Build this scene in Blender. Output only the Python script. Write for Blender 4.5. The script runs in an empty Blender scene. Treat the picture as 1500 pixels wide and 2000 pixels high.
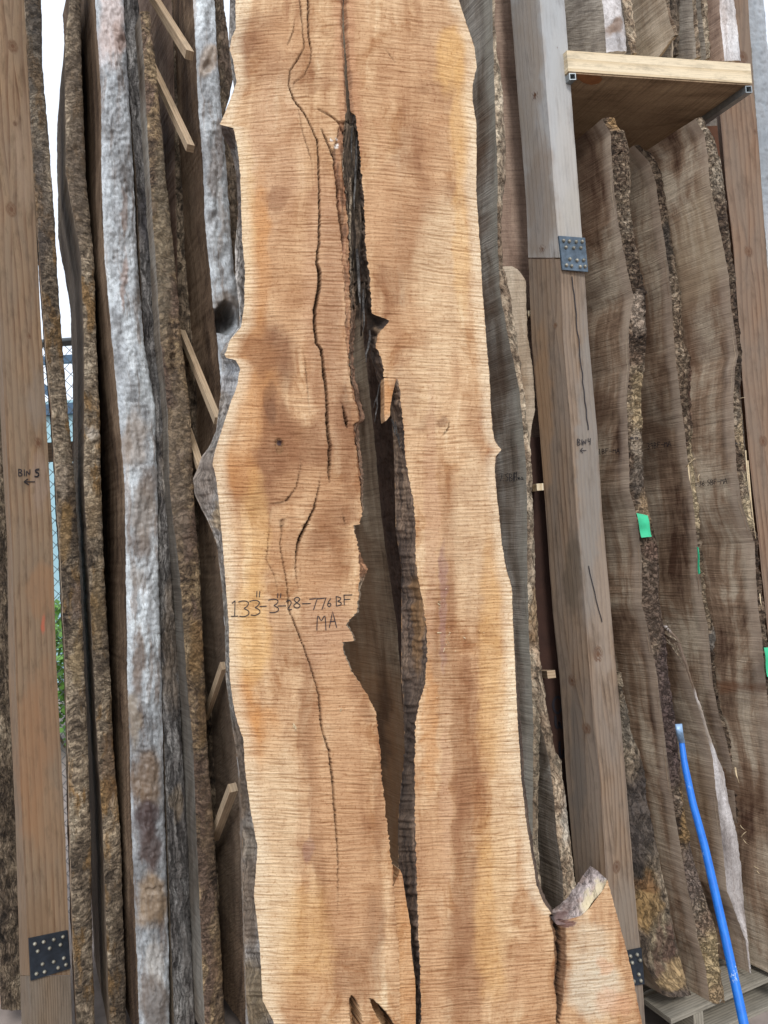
import bpy, math, random
import numpy as np
from mathutils import Matrix, Vector
random.seed(4)
SC = bpy.context.scene
COL = SC.collection

# ------------------------------------------------------------------ camera, sky, sun, exposure
F_PX, CX, CY = 1444.0, 750.0, 1000.0
PITCH, ROLL, CAMZ = math.radians(2.2), math.radians(3.8), 1.79
CAM = Vector((0.0, 0.0, CAMZ))
ROT = Matrix.Rotation(math.radians(90) + PITCH, 3, 'X') @ Matrix.Rotation(-ROLL, 3, 'Z')
cd = bpy.data.cameras.new('camera')
cam = bpy.data.objects.new('camera', cd); COL.objects.link(cam)
cam.matrix_world = Matrix.Translation(CAM) @ ROT.to_4x4()
cd.sensor_fit = 'VERTICAL'; cd.sensor_height = 36.0; cd.lens = 36.0 * F_PX / 2000.0
cd.clip_start = 0.05; cd.clip_end = 2000.0
SC.camera = cam

SUN_EL, SUN_AZ = math.radians(42), math.radians(168)      # azimuth clockwise from +Y: behind the camera, to its right
w = bpy.data.worlds.new('World'); SC.world = w; w.use_nodes = True
nt = w.node_tree; nt.nodes.clear()
o_ = nt.nodes.new('ShaderNodeOutputWorld'); bg = nt.nodes.new('ShaderNodeBackground')
sky = nt.nodes.new('ShaderNodeTexSky'); sky.sky_type = 'NISHITA'; sky.sun_disc = False
sky.sun_elevation = SUN_EL; sky.sun_rotation = SUN_AZ
mx = nt.nodes.new('ShaderNodeMix'); mx.data_type = 'RGBA'; mx.inputs[0].default_value = 0.82
mx.inputs[7].default_value = (8.8, 9.3, 10.2, 1)                # the cloud sheet
nt.links.new(sky.outputs[0], mx.inputs[6]); nt.links.new(mx.outputs[2], bg.inputs[0])
bg.inputs[1].default_value = 0.105
nt.links.new(bg.outputs[0], o_.inputs[0])
sd = bpy.data.lights.new('sun', 'SUN'); sd.energy = 1.5; sd.angle = math.radians(14); sd.color = (1.0, 0.98, 0.95)
sun = bpy.data.objects.new('sun', sd); COL.objects.link(sun)
sv = Vector((math.sin(SUN_AZ) * math.cos(SUN_EL), math.cos(SUN_AZ) * math.cos(SUN_EL), math.sin(SUN_EL)))
sun.rotation_euler = sv.to_track_quat('Z', 'Y').to_euler()
SC.view_settings.view_transform = 'Standard'; SC.view_settings.look = 'None'
SC.view_settings.gamma = 1.0; SC.view_settings.use_curve_mapping = False
SC.view_settings.exposure = 0.44
SC.cycles.max_bounces = 5; SC.cycles.diffuse_bounces = 3

# ------------------------------------------------------------------ geometry helpers
RM = np.array([list(r) for r in ROT])
def ray(px, py):
    px, py = np.broadcast_arrays(np.asarray(px, float), np.asarray(py, float))
    d = np.stack([(px - CX) / F_PX, -(py - CY) / F_PX, -np.ones(px.shape)], -1) @ RM.T
    return d / d[..., 1:2]
def P(px, py, Y):                      # the point of the place at depth Y seen at that spot of the photograph
    return ray(px, py) * np.asarray(Y, float)[..., None] + np.array([0, 0, CAMZ])
def y_at_z(x, Y, z):                   # photograph row where a thing at depth Y meets height z
    ys = np.arange(-1500.0, 3200.0, 4.0)
    zz = P(x, ys, np.full(ys.shape, Y))[:, 2]
    return float(np.interp(-z, -zz, ys))
def _h(ix, iy, s):
    h = (ix.astype(np.int64) * 374761393 + iy.astype(np.int64) * 668265263 + s * 974634777) & 0xffffffff
    h = ((h ^ (h >> 13)) * 1274126177) & 0xffffffff
    return ((h ^ (h >> 16)) & 0xffffff) / float(0xffffff)
def vn(x, y, s=0):
    x, y = np.broadcast_arrays(np.asarray(x, float), np.asarray(y, float))
    ix, iy = np.floor(x), np.floor(y); fx, fy = x - ix, y - iy
    fx = fx * fx * (3 - 2 * fx); fy = fy * fy * (3 - 2 * fy)
    a, b, c, d = _h(ix, iy, s), _h(ix + 1, iy, s), _h(ix, iy + 1, s), _h(ix + 1, iy + 1, s)
    return ((a * (1 - fx) + b * fx) * (1 - fy) + (c * (1 - fx) + d * fx) * fy) * 2 - 1
def fbm(x, y, s=0, o=4):
    r = 0; a = 1; t = 0
    for k in range(o):
        r = r + a * vn(x * 2 ** k, y * 2 ** k, s + k * 17); t += a; a *= .55
    return r / t
def interp(tab, y):
    t = np.array(tab, float); return np.interp(y, t[:, 0], t[:, 1])
def interp_ex(tab, y):                 # with straight continuation beyond both ends
    t = np.array(tab, float); r = np.interp(y, t[:, 0], t[:, 1]); y = np.asarray(y, float)
    def sl(a, b): return (t[b, 1] - t[a, 1]) / max(1e-6, t[b, 0] - t[a, 0])
    m = min(2, len(t) - 1)
    r = np.where(y < t[0, 0], t[0, 1] + (y - t[0, 0]) * np.clip(sl(0, m), .0, .12), r)
    return np.where(y > t[-1, 0], t[-1, 1] + (y - t[-1, 0]) * np.clip(sl(-1 - m, -1), .0, .12), r)
def sstep(a, b, x):
    t = np.clip((x - a) / (b - a), 0, 1); return t * t * (3 - 2 * t)

class MB:
    """collects grids, builds ONE mesh"""
    def __init__(s): s.v = []; s.f = []; s.g = []; s.st = []; s.mi = []; s.n = 0
    def grid(s, V, G=None, S=None, mat=0, flip=False, mask=None):
        R, C = V.shape[:2]
        idx = np.arange(R * C).reshape(R, C) + s.n
        q = np.stack([idx[:-1, :-1], idx[1:, :-1], idx[1:, 1:], idx[:-1, 1:]], -1)
        if flip: q = q[..., ::-1]
        q = q.reshape(-1, 4)
        if mask is not None: q = q[mask.reshape(-1)]
        if G is None: G = V
        if G.shape[-1] == 2: G = np.concatenate([G, np.zeros(G.shape[:2] + (1,))], -1)
        if S is None: S = np.zeros((R, C, 4))
        s.v.append(V.reshape(-1, 3)); s.g.append(G.reshape(-1, 3)); s.st.append(S.reshape(-1, 4))
        s.f.append(q); s.mi.append(np.full(len(q), mat)); s.n += R * C
    def box(s, o, a, b, c, mat=0, gs=1.0):   # corner o and three edge vectors
        o, a, b, c = [np.array(t, float) for t in (o, a, b, c)]
        L = [np.linalg.norm(t) for t in (a, b, c)]
        for (p, u, v, lu, lv) in ((o, a, b, 0, 1), (o + c, a, b, 0, 1), (o, a, c, 0, 2), (o + b, a, c, 0, 2), (o, b, c, 1, 2), (o + a, b, c, 1, 2)):
            V = np.array([[p, p + u], [p + v, p + u + v]])
            if L[lu] > L[lv]: G = np.array([[[0, 0], [0, L[lu]]], [[L[lv], 0], [L[lv], L[lu]]]])
            else: G = np.array([[[0, 0], [L[lu], 0]], [[0, L[lv]], [L[lu], L[lv]]]])
            s.grid(V, G * gs + o[0] * 3.1, mat=mat)
    def build(s, name, mats, parent=None, smooth=True, bevel=0):
        v = np.concatenate(s.v); f = np.concatenate(s.f); g = np.concatenate(s.g); st = np.concatenate(s.st); mi = np.concatenate(s.mi)
        if not isinstance(mats, (list, tuple)): mats = [mats]
        org = np.array([v[:, 0].mean(), v[:, 1].mean(), v[:, 2].min()]) if parent is None else np.array(parent.matrix_world.translation if parent.parent is None else parent['_o'])
        me = bpy.data.meshes.new(name)
        me.vertices.add(len(v)); me.vertices.foreach_set('co', (v - org).astype(np.float32).ravel())
        me.loops.add(len(f) * 4); me.loops.foreach_set('vertex_index', f.astype(np.int32).ravel())
        me.polygons.add(len(f)); me.polygons.foreach_set('loop_start', np.arange(0, len(f) * 4, 4, dtype=np.int32))
        me.polygons.foreach_set('loop_total', np.full(len(f), 4, dtype=np.int32))
        me.polygons.foreach_set('material_index', mi.astype(np.int32))
        for m in mats: me.materials.append(m)
        a = me.attributes.new('guv', 'FLOAT_VECTOR', 'POINT'); a.data.foreach_set('vector', g.astype(np.float32).ravel())
        a = me.attributes.new('stain', 'FLOAT_COLOR', 'POINT'); a.data.foreach_set('color', st.astype(np.float32).ravel())
        me.update(); me.validate()
        if smooth: me.polygons.foreach_set('use_smooth', np.ones(len(me.polygons), dtype=bool))
        ob = bpy.data.objects.new(name, me); COL.objects.link(ob)
        if parent is None: ob.location = org
        else: ob.parent = parent
        ob['_o'] = [float(t) for t in org]
        if parent is None: bpy.context.view_layer.update()
        return ob

def tag(o, label=None, cat=None, group=None, kind=None):
    if label: o['label'] = label
    if cat: o['category'] = cat
    if group: o['group'] = group
    if kind: o['kind'] = kind
    return o
def empty(name, loc, label, cat, group=None):
    o = bpy.data.objects.new(name, None); COL.objects.link(o); o.location = [float(t) for t in loc]
    o.empty_display_size = .1
    bpy.context.view_layer.update()
    return tag(o, label, cat, group)

# ------------------------------------------------------------------ materials
def lin(r, g, b, k=1.0):
    f = lambda c: ((c / 255.0) / 12.92 if c / 255.0 <= .04045 else ((c / 255.0 + .055) / 1.055) ** 2.4) * k
    return (min(f(r), .85), min(f(g), .85), min(f(b), .85), 1)
class NT:
    def __init__(s, name):
        s.m = bpy.data.materials.new(name); s.m.use_nodes = True; s.t = s.m.node_tree; s.t.nodes.clear()
        s.out = s.t.nodes.new('ShaderNodeOutputMaterial'); s.b = s.t.nodes.new('ShaderNodeBsdfPrincipled')
        s.t.links.new(s.b.outputs[0], s.out.inputs[0])
    def n(s, k, **kw):
        n = s.t.nodes.new(k)
        for a, b in kw.items(): setattr(n, a, b)
        return n
    def l(s, a, b): s.t.links.new(a, b)
    def guv(s): return s.n('ShaderNodeAttribute', attribute_name='guv').outputs['Vector']
    def vm(s, op, a, b):
        n = s.n('ShaderNodeVectorMath', operation=op)
        for i, q in enumerate((a, b)):
            if isinstance(q, tuple): n.inputs[i].default_value = q
            elif q is not None: s.l(q, n.inputs[i])
        return n.outputs[0]
    def ma(s, op, a, b=0.0, c=None, clamp=False):
        n = s.n('ShaderNodeMath', operation=op, use_clamp=clamp)
        for i, q in enumerate((a, b) if c is None else (a, b, c)):
            if isinstance(q, (int, float)): n.inputs[i].default_value = q
            else: s.l(q, n.inputs[i])
        return n.outputs[0]
    def noise(s, vec, sc, detail=3, rough=.55, dist=0.0):
        n = s.n('ShaderNodeTexNoise'); n.inputs['Scale'].default_value = 1.0
        v = s.vm('MULTIPLY', vec, sc if isinstance(sc, tuple) else (sc, sc, sc)); s.l(v, n.inputs['Vector'])
        n.inputs['Detail'].default_value = detail; n.inputs['Roughness'].default_value = rough; n.inputs['Distortion'].default_value = dist
        return n.outputs['Fac']
    def ramp(s, fac, pts):
        n = s.n('ShaderNodeValToRGB'); e = n.color_ramp.elements
        while len(e) < len(pts): e.new(.5)
        for k, (p, c) in enumerate(pts):
            e[k].position = p; e[k].color = c if isinstance(c, tuple) else (c, c, c, 1)
        s.l(fac, n.inputs[0]); return n.outputs[0]
    def mix(s, fac, a, b, mode='MIX'):
        n = s.n('ShaderNodeMix', data_type='RGBA', blend_type=mode, clamp_factor=True)
        for i, q in ((0, fac), (6, a), (7, b)):
            if isinstance(q, (int, float)): n.inputs[i].default_value = q
            elif isinstance(q, tuple): n.inputs[i].default_value = q
            else: s.l(q, n.inputs[i])
        return n.outputs[2]
    def stain(s, col, ragged):
        a = s.n('ShaderNodeAttribute', attribute_name='stain')
        f = s.ma('ADD', a.outputs['Alpha'], s.ma('MULTIPLY', s.ma('SUBTRACT', ragged, .5), .9))
        f = s.ma('MULTIPLY', f, s.ma('GREATER_THAN', a.outputs['Alpha'], .01), clamp=True)
        f = s.ma('SMOOTHSTEP', f, 0) if False else f
        return s.mix(f, col, a.outputs['Color'])
    def done(s, col, rough=.8, bump=None, bs=.5, bd=.01, spec=.3):
        if isinstance(col, tuple): s.b.inputs['Base Color'].default_value = col
        else: s.l(col, s.b.inputs['Base Color'])
        if isinstance(rough, (int, float)): s.b.inputs['Roughness'].default_value = rough
        else: s.l(rough, s.b.inputs['Roughness'])
        s.b.inputs['Specular IOR Level'].default_value = spec
        if bump is not None:
            n = s.n('ShaderNodeBump'); n.inputs['Strength'].default_value = bs; n.inputs['Distance'].default_value = bd
            s.l(bump, n.inputs['Height']); s.l(n.outputs[0], s.b.inputs['Normal'])
        return s.m

def sawn_mat(name, dark, mid, light, lines=120., ul=7., amp=.45, bs=.5, fuzz=0.0, patch=1.0, tilt=0.0):
    """wide sawn face: heart stains, growth streaks along the length, fine saw lines across"""
    s = NT(name); g = s.guv()
    if tilt:
        mp = s.n('ShaderNodeMapping'); mp.inputs['Rotation'].default_value = (0, 0, tilt); s.l(g, mp.inputs[0]); gl = mp.outputs[0]
    else: gl = g
    wv = s.n('ShaderNodeTexNoise'); wv.inputs['Scale'].default_value = 3.5; s.l(g, wv.inputs[0])
    warp = s.vm('MULTIPLY', s.vm('SUBTRACT', wv.outputs['Color'], (.5, .5, .5)), (.05, .03, 0))
    gw = s.vm('ADD', gl, warp)
    big = s.noise(s.vm('ADD', g, warp), (5.5 * patch, 2.3 * patch, 1), 5, .62, .8)
    st = s.noise(s.vm('ADD', g, s.vm('MULTIPLY', warp, (.8, 0, 0))), (26., 1.1, 1), 4, .6)
    c = s.ramp(s.ma('ADD', s.ma('MULTIPLY', big, .7), s.ma('MULTIPLY', st, .3)), [(.38, dark), (.48, mid), (.58, light)])
    ln = s.noise(gw, (ul, lines, 1), 3, .6, .3)
    ln2 = s.noise(gw, (ul * 2.2, lines * 2.4, 1), 2, .6)
    lc = s.ramp(ln, [(.32, 1 - amp), (.5, 1.0), (.72, 1.0 + amp * .35)])
    c = s.mix(1.0, c, lc, 'MULTIPLY')
    c = s.mix(1.0, c, s.ramp(ln2, [(.3, .82), (.6, 1.06)]), 'MULTIPLY')
    sp = s.noise(g, (160, 90, 1), 3, .7)
    c = s.mix(1.0, c, s.ramp(sp, [(.3, .8), (.55, 1.04)]), 'MULTIPLY')
    rg = s.noise(g, (30, 12, 1), 4, .65)
    c = s.stain(c, rg)
    h = s.ma('ADD', ln, s.ma('MULTIPLY', ln2, .45))
    h = s.ma('ADD', h, s.ma('MULTIPLY', sp, .3 + fuzz))
    return s.done(c, .82, h, bs, .006, .2)

def bark_mat(name, c0, c1, c2, c3, su=1.0, sv=1.0, rough=.75, bs=.8, spec=.3, ridg=(38, 16), c_patch=None, con=1.0, c_streak=None, wr=1.0, crease=.9):
    s = NT(name); g = s.guv()
    wv = s.n('ShaderNodeTexNoise'); wv.inputs['Scale'].default_value = 9.; wv.inputs['Detail'].default_value = 3; s.l(g, wv.inputs[0])
    gw = s.vm('ADD', g, s.vm('MULTIPLY', s.vm('SUBTRACT', wv.outputs['Color'], (.5, .5, .5)), (.05 * wr, .08 * wr, 0)))
    big = s.noise(gw, (9 * su, 3.2 * sv, 1), 5, .62, .4)
    md = s.noise(gw, (ridg[0] * su, ridg[1] * sv, 1), 5, .62, .3)
    fn = s.noise(gw, (170, 95, 1), 4, .7)
    c = s.ramp(s.ma('ADD', s.ma('MULTIPLY', big, .62), s.ma('MULTIPLY', md, .38)), [(.34, c0), (.45, c1), (.55, c2), (.68, c3)])
    if c_patch is not None:
        pm = s.ramp(s.noise(gw, (14, 4.5, 7), 4, .6), [(.52, 0.), (.6, 1.)])
        c = s.mix(pm, c, c_patch)
    if c_streak is not None:
        sm = s.ramp(s.noise(gw, (32, 3.2, 5), 5, .65), [(.53, 0.), (.62, 1.)])
        c = s.mix(s.ma('MULTIPLY', sm, .6), c, c_streak)
    c = s.mix(1.0, c, s.ramp(md, [(.3, 1 - .55 * con), (.5, 1.0), (.7, 1 + .2 * con)]), 'MULTIPLY')
    c = s.mix(1.0, c, s.ramp(fn, [(.34, 1 - .6 * con), (.5, 1.0), (.66, 1 + .3 * con)]), 'MULTIPLY')
    zn = s.noise(gw, (4, 1.6, 8), 3, .55); c = s.mix(1.0, c, s.ramp(zn, [(.34, (.5, .47, .45, 1)), (.5, (.95, .94, .92, 1)), (.64, (1.22, 1.2, 1.16, 1))]), 'MULTIPLY')
    c = s.stain(c, md)
    cz = s.noise(gw, (ridg[0] * 1.1 * su, ridg[1] * .7 * sv, 4), 6, .68, .1)
    cz = s.ma('ABSOLUTE', s.ma('SUBTRACT', cz, .5)); fis = s.ramp(cz, [(.0, 0.), (.045, 1.)])
    c = s.mix(1.0, c, s.ramp(cz, [(.0, 1 - .6 * crease), (.022, 1.0)]), 'MULTIPLY')
    vor = s.n('ShaderNodeTexVoronoi'); vor.inputs['Scale'].default_value = 1.; s.l(s.vm('MULTIPLY', gw, (85 * su, 40 * sv, 1)), vor.inputs['Vector'])
    h = s.ma('ADD', s.ma('MULTIPLY', md, 1.3), s.ma('MULTIPLY', fn, .55))
    h = s.ma('ADD', h, s.ma('MULTIPLY', vor.outputs['Distance'], .1)); h = s.ma('ADD', h, s.ma('MULTIPLY', fis, .8 * crease))
    return s.done(c, rough, h, bs, .012, spec)

def timber_mat(name, early, late, grey=None, greyamt=.5, freq=70.):
    """planed or rough fir: 'guv'.x is the grain coordinate bent round the knots, .y runs up the post"""
    s = NT(name); g = s.guv()
    gx = s.n('ShaderNodeSeparateXYZ'); s.l(g, gx.inputs[0])
    wob = s.noise(g, (14, .9, 1), 3, .5)
    t = s.ma('ADD', gx.outputs[0], s.ma('MULTIPLY', wob, .028))
    fr = s.ma('FRACT', s.ma('MULTIPLY', t, freq))
    ring = s.ramp(fr, [(.0, 0.05), (.5, .25), (.84, .9), (.93, 1.0), (1.0, 0.05)])
    c = s.mix(s.ma('MULTIPLY', ring, s.ma('ADD', s.noise(g, (5, 2, 1), 2), .3)), early, late)
    fib = s.noise(g, (420, 9, 1), 4, .7)
    c = s.mix(1.0, c, s.ramp(fib, [(.25, .72), (.55, 1.05)]), 'MULTIPLY')
    blot = s.noise(g, (10, 2.2, 1), 5, .6, .5)
    if grey is not None:
        c = s.mix(s.ma('MULTIPLY', s.ramp(blot, [(.36, 0.), (.62, 1.)]), greyamt), c, grey)
    dirt = s.noise(g, (34, 8, 3), 5, .7)
    c = s.mix(1.0, c, s.ramp(dirt, [(.28, .6), (.5, 1.0)]), 'MULTIPLY')
    c = s.stain(c, dirt)
    h = s.ma('ADD', s.ma('MULTIPLY', ring, -.4), fib)
    return s.done(c, .8, h, .35, .003, .2)

def plain_mat(name, c, rough=.6, metal=0., nz=40., amp=.25, bs=.2, spec=.4):
    s = NT(name); g = s.guv()
    n1 = s.noise(g, nz, 4, .65); n2 = s.noise(g, nz * .12, 3, .5)
    k = s.mix(1.0, s.mix(1.0, c, s.ramp(n1, [(.3, 1 - amp), (.65, 1 + amp * .6)]), 'MULTIPLY'), s.ramp(n2, [(.35, 1 - amp), (.65, 1 + amp * .4)]), 'MULTIPLY')
    k = s.stain(k, n1)
    s.b.inputs['Metallic'].default_value = metal
    return s.done(k, rough, n1, bs, .004, spec)

M = {}
# ---- wide faces
M['face_grey'] = sawn_mat('weathered_maple_face', lin(84, 70, 58), lin(124, 108, 92), lin(156, 142, 124), 130, 6, .34)
M['face_brown'] = sawn_mat('brown_maple_face', lin(86, 62, 48), lin(146, 122, 100), lin(188, 172, 150), 125, 6, .26)
M['face_green'] = sawn_mat('grey_green_maple_face', lin(90, 78, 66), lin(128, 118, 106), lin(154, 148, 138), 130, 5, .34)
M['face_pink'] = sawn_mat('pinkish_sawn_face', lin(120, 98, 84), lin(148, 124, 108), lin(172, 148, 130), 90, 5, .22)
M['face_split'] = sawn_mat('brown_grey_sawn_face', lin(84, 66, 50), lin(126, 108, 88), lin(150, 134, 112), 120, 5, .34)
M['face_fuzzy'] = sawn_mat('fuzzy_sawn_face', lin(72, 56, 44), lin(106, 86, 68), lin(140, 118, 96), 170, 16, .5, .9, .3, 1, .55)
M['face_pale'] = sawn_mat('pale_sawn_face', lin(150, 128, 104), lin(172, 154, 132), lin(196, 180, 158), 110, 7, .25)
M['face_top'] = sawn_mat('grey_sawn_face', lin(120, 112, 104), lin(150, 140, 128), lin(176, 166, 152), 110, 9, .3, .5, 0, 1, -.5)
# ---- barks
M['bark_dark'] = bark_mat('dark_bark', lin(58, 50, 44), lin(104, 90, 76), lin(142, 126, 106), lin(182, 168, 146))
M['bark_moss'] = bark_mat('mottled_bark', lin(66, 56, 48), lin(118, 104, 88), lin(164, 148, 126), lin(210, 196, 172), c_patch=lin(144, 116, 80), ridg=(28, 62), crease=.6)
M['bark_amber'] = bark_mat('amber_stained_bark', lin(62, 50, 42), lin(114, 96, 78), lin(156, 134, 104), lin(200, 178, 144), c_patch=lin(118, 98, 84), ridg=(30, 52), crease=.6)
M['bark_silver'] = bark_mat('silver_debarked_edge', lin(112, 102, 94), lin(164, 168, 172), lin(200, 208, 214), lin(226, 234, 240), .8, .8, .42, .32, .55, ridg=(40, 10), con=.5, c_streak=lin(124, 102, 84), wr=.5, crease=.35)
M['bark_edge'] = bark_mat('weathered_live_edge', lin(96, 84, 74), lin(146, 136, 126), lin(180, 174, 168), lin(208, 208, 206), ridg=(60, 12), crease=.7, con=.8)
M['bark_slate'] = bark_mat('slate_grey_edge', lin(64, 60, 60), lin(104, 100, 98), lin(138, 136, 134), lin(168, 166, 164), ridg=(50, 6))
M['bark_rough'] = bark_mat('rough_furrowed_bark', lin(52, 42, 36), lin(104, 86, 72), lin(150, 132, 112), lin(192, 178, 158), 1, 1, .85, 1., .2, ridg=(70, 60))
M['bark_pale'] = bark_mat('pale_live_edge', lin(128, 104, 84), lin(174, 152, 128), lin(200, 184, 160), lin(222, 210, 190), ridg=(40, 14))
M['bark_purple'] = bark_mat('purple_brown_edge', lin(62, 50, 44), lin(98, 82, 72), lin(126, 106, 90), lin(164, 140, 116), ridg=(70, 7), bs=.5, crease=.8, wr=.4)
M['rotten'] = bark_mat('rotten_heartwood', lin(52, 42, 36), lin(88, 74, 62), lin(122, 106, 90), lin(160, 142, 122), ridg=(110, 6), crease=.9, wr=.4)
M['bark_bluewhite'] = bark_mat('whitish_edge', lin(146, 138, 134), lin(196, 190, 188), lin(214, 210, 210), lin(226, 226, 228), .8, .8, .6, .3, ridg=(40, 6), con=.5, c_streak=lin(150, 136, 128), wr=.5, crease=.2)
# ---- timbers
M['fir_fresh'] = timber_mat('fir_post', lin(148, 124, 98), lin(104, 74, 54), lin(128, 114, 98), .6, 40)
M['fir_lower'] = timber_mat('weathered_fir', lin(136, 118, 98), lin(84, 68, 54), lin(122, 114, 104), .6, 90)
M['fir_grey'] = timber_mat('grey_fir', lin(176, 168, 158), lin(134, 122, 110), lin(170, 172, 174), .75, 60)
M['fir_brown'] = timber_mat('brown_fir', lin(146, 124, 102), lin(98, 76, 60), lin(130, 120, 110), .6, 60)
M['fir_red'] = timber_mat('reddish_fir', lin(142, 116, 94), lin(98, 70, 54), lin(122, 110, 98), .6, 50)
M['pine_new'] = timber_mat('new_pine', lin(228, 212, 182), lin(204, 182, 146), None, 0, 26)
M['stick'] = timber_mat('sticker_wood', lin(186, 162, 132), lin(150, 122, 94), lin(168, 154, 132), .4, 90)
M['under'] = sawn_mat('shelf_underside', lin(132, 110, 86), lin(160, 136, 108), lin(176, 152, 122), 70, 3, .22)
M['ply'] = plain_mat('plywood_sheet', lin(104, 66, 44), .8, 0, 9, .3)
M['patch'] = plain_mat('orange_heart_patch', lin(150, 100, 62), .8, 0, 30, .25)
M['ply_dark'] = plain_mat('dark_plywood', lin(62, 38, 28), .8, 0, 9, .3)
M['steel'] = plain_mat('blued_steel', lin(96, 112, 126), .5, .35, 45, .4, .2, .5)
M['steel_dark'] = plain_mat('dark_steel', lin(50, 58, 68), .5, .3, 45, .4, .2, .5)
M['zinc'] = plain_mat('zinc_rail', lin(150, 156, 158), .4, .7, 60, .2)
M['bolt'] = plain_mat('dull_zinc_bolt', lin(158, 154, 140), .5, .45, 300, .4)
M['ink'] = plain_mat('marker_ink', lin(30, 26, 34), .6, 0, 200, .3)
M['tape'] = plain_mat('green_tape', lin(60, 190, 140), .6, 0, 30, .15)
s = NT('blue_paint'); g = s.guv()
c = s.mix(s.ramp(s.noise(g, (60, 9, 1), 5, .7), [(.3, 0.), (.7, 1.)]), lin(16, 96, 190), lin(28, 124, 222))
chp = s.ramp(s.noise(g, (120, 34, 1), 5, .75), [(.56, 0.), (.58, 1.)]); chp = s.ma('MULTIPLY', chp, s.ramp(s.noise(g, (9, 3.2, 2), 3, .5), [(.56, 0.), (.62, 1.)])); c = s.mix(chp, c, lin(190, 210, 226))
c = s.mix(s.ramp(s.noise(g, (90, 40, 5), 5, .75), [(.66, 0.), (.70, 1.)]), c, lin(40, 60, 84))
M['blue'] = s.done(c, .4, chp, .2, .002, .5)
M['worn'] = plain_mat('worn_steel', lin(128, 156, 186), .4, .3, 60, .3)
M['pallet'] = timber_mat('pallet_wood', lin(158, 150, 134), lin(112, 104, 92), lin(140, 136, 126), .5, 90)
M['concrete'] = plain_mat('concrete', lin(150, 138, 130), .9, 0, 6, .25, .5, .2)
M['galv'] = plain_mat('galvanised_wire', lin(120, 126, 128), .45, .6, 40, .2)
M['wall'] = plain_mat('pale_blue_cladding', lin(158, 196, 206), .6, 0, 2, .06)
M['trim'] = plain_mat('blue_grey_steel', lin(72, 98, 122), .5, 0, 4, .15)
M['leaf'] = plain_mat('leaves', lin(104, 150, 66), .6, 0, 30, .35)
M['stem'] = plain_mat('stems', lin(90, 78, 60), .8, 0, 30, .35)
M['chip'] = plain_mat('splinter_wood', lin(214, 192, 156), .8, 0, 90, .25)

# ------------------------------------------------------------------ slabs standing on end
def blobs(px, py, lst, shape):
    S = np.zeros(shape + (4,))
    wx = 11 * fbm(px / 22., py / 30., 77, 4); wy = 26 * fbm(px / 30., py / 36., 78, 4)
    for (x, y, rx, ry, c, a) in lst:
        d = np.sqrt(((px + wx - x) / rx) ** 2 + ((py + wy - y) / ry) ** 2)
        k = a * (1 - sstep(.6, 1.15, d))
        aa = S[..., 3]; na = k + aa * (1 - k)
        for j in range(3):
            S[..., j] = np.where(na > 1e-5, (c[j] * k + S[..., j] * aa * (1 - k)) / np.maximum(na, 1e-5), 0)
        S[..., 3] = na
    return S

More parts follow.
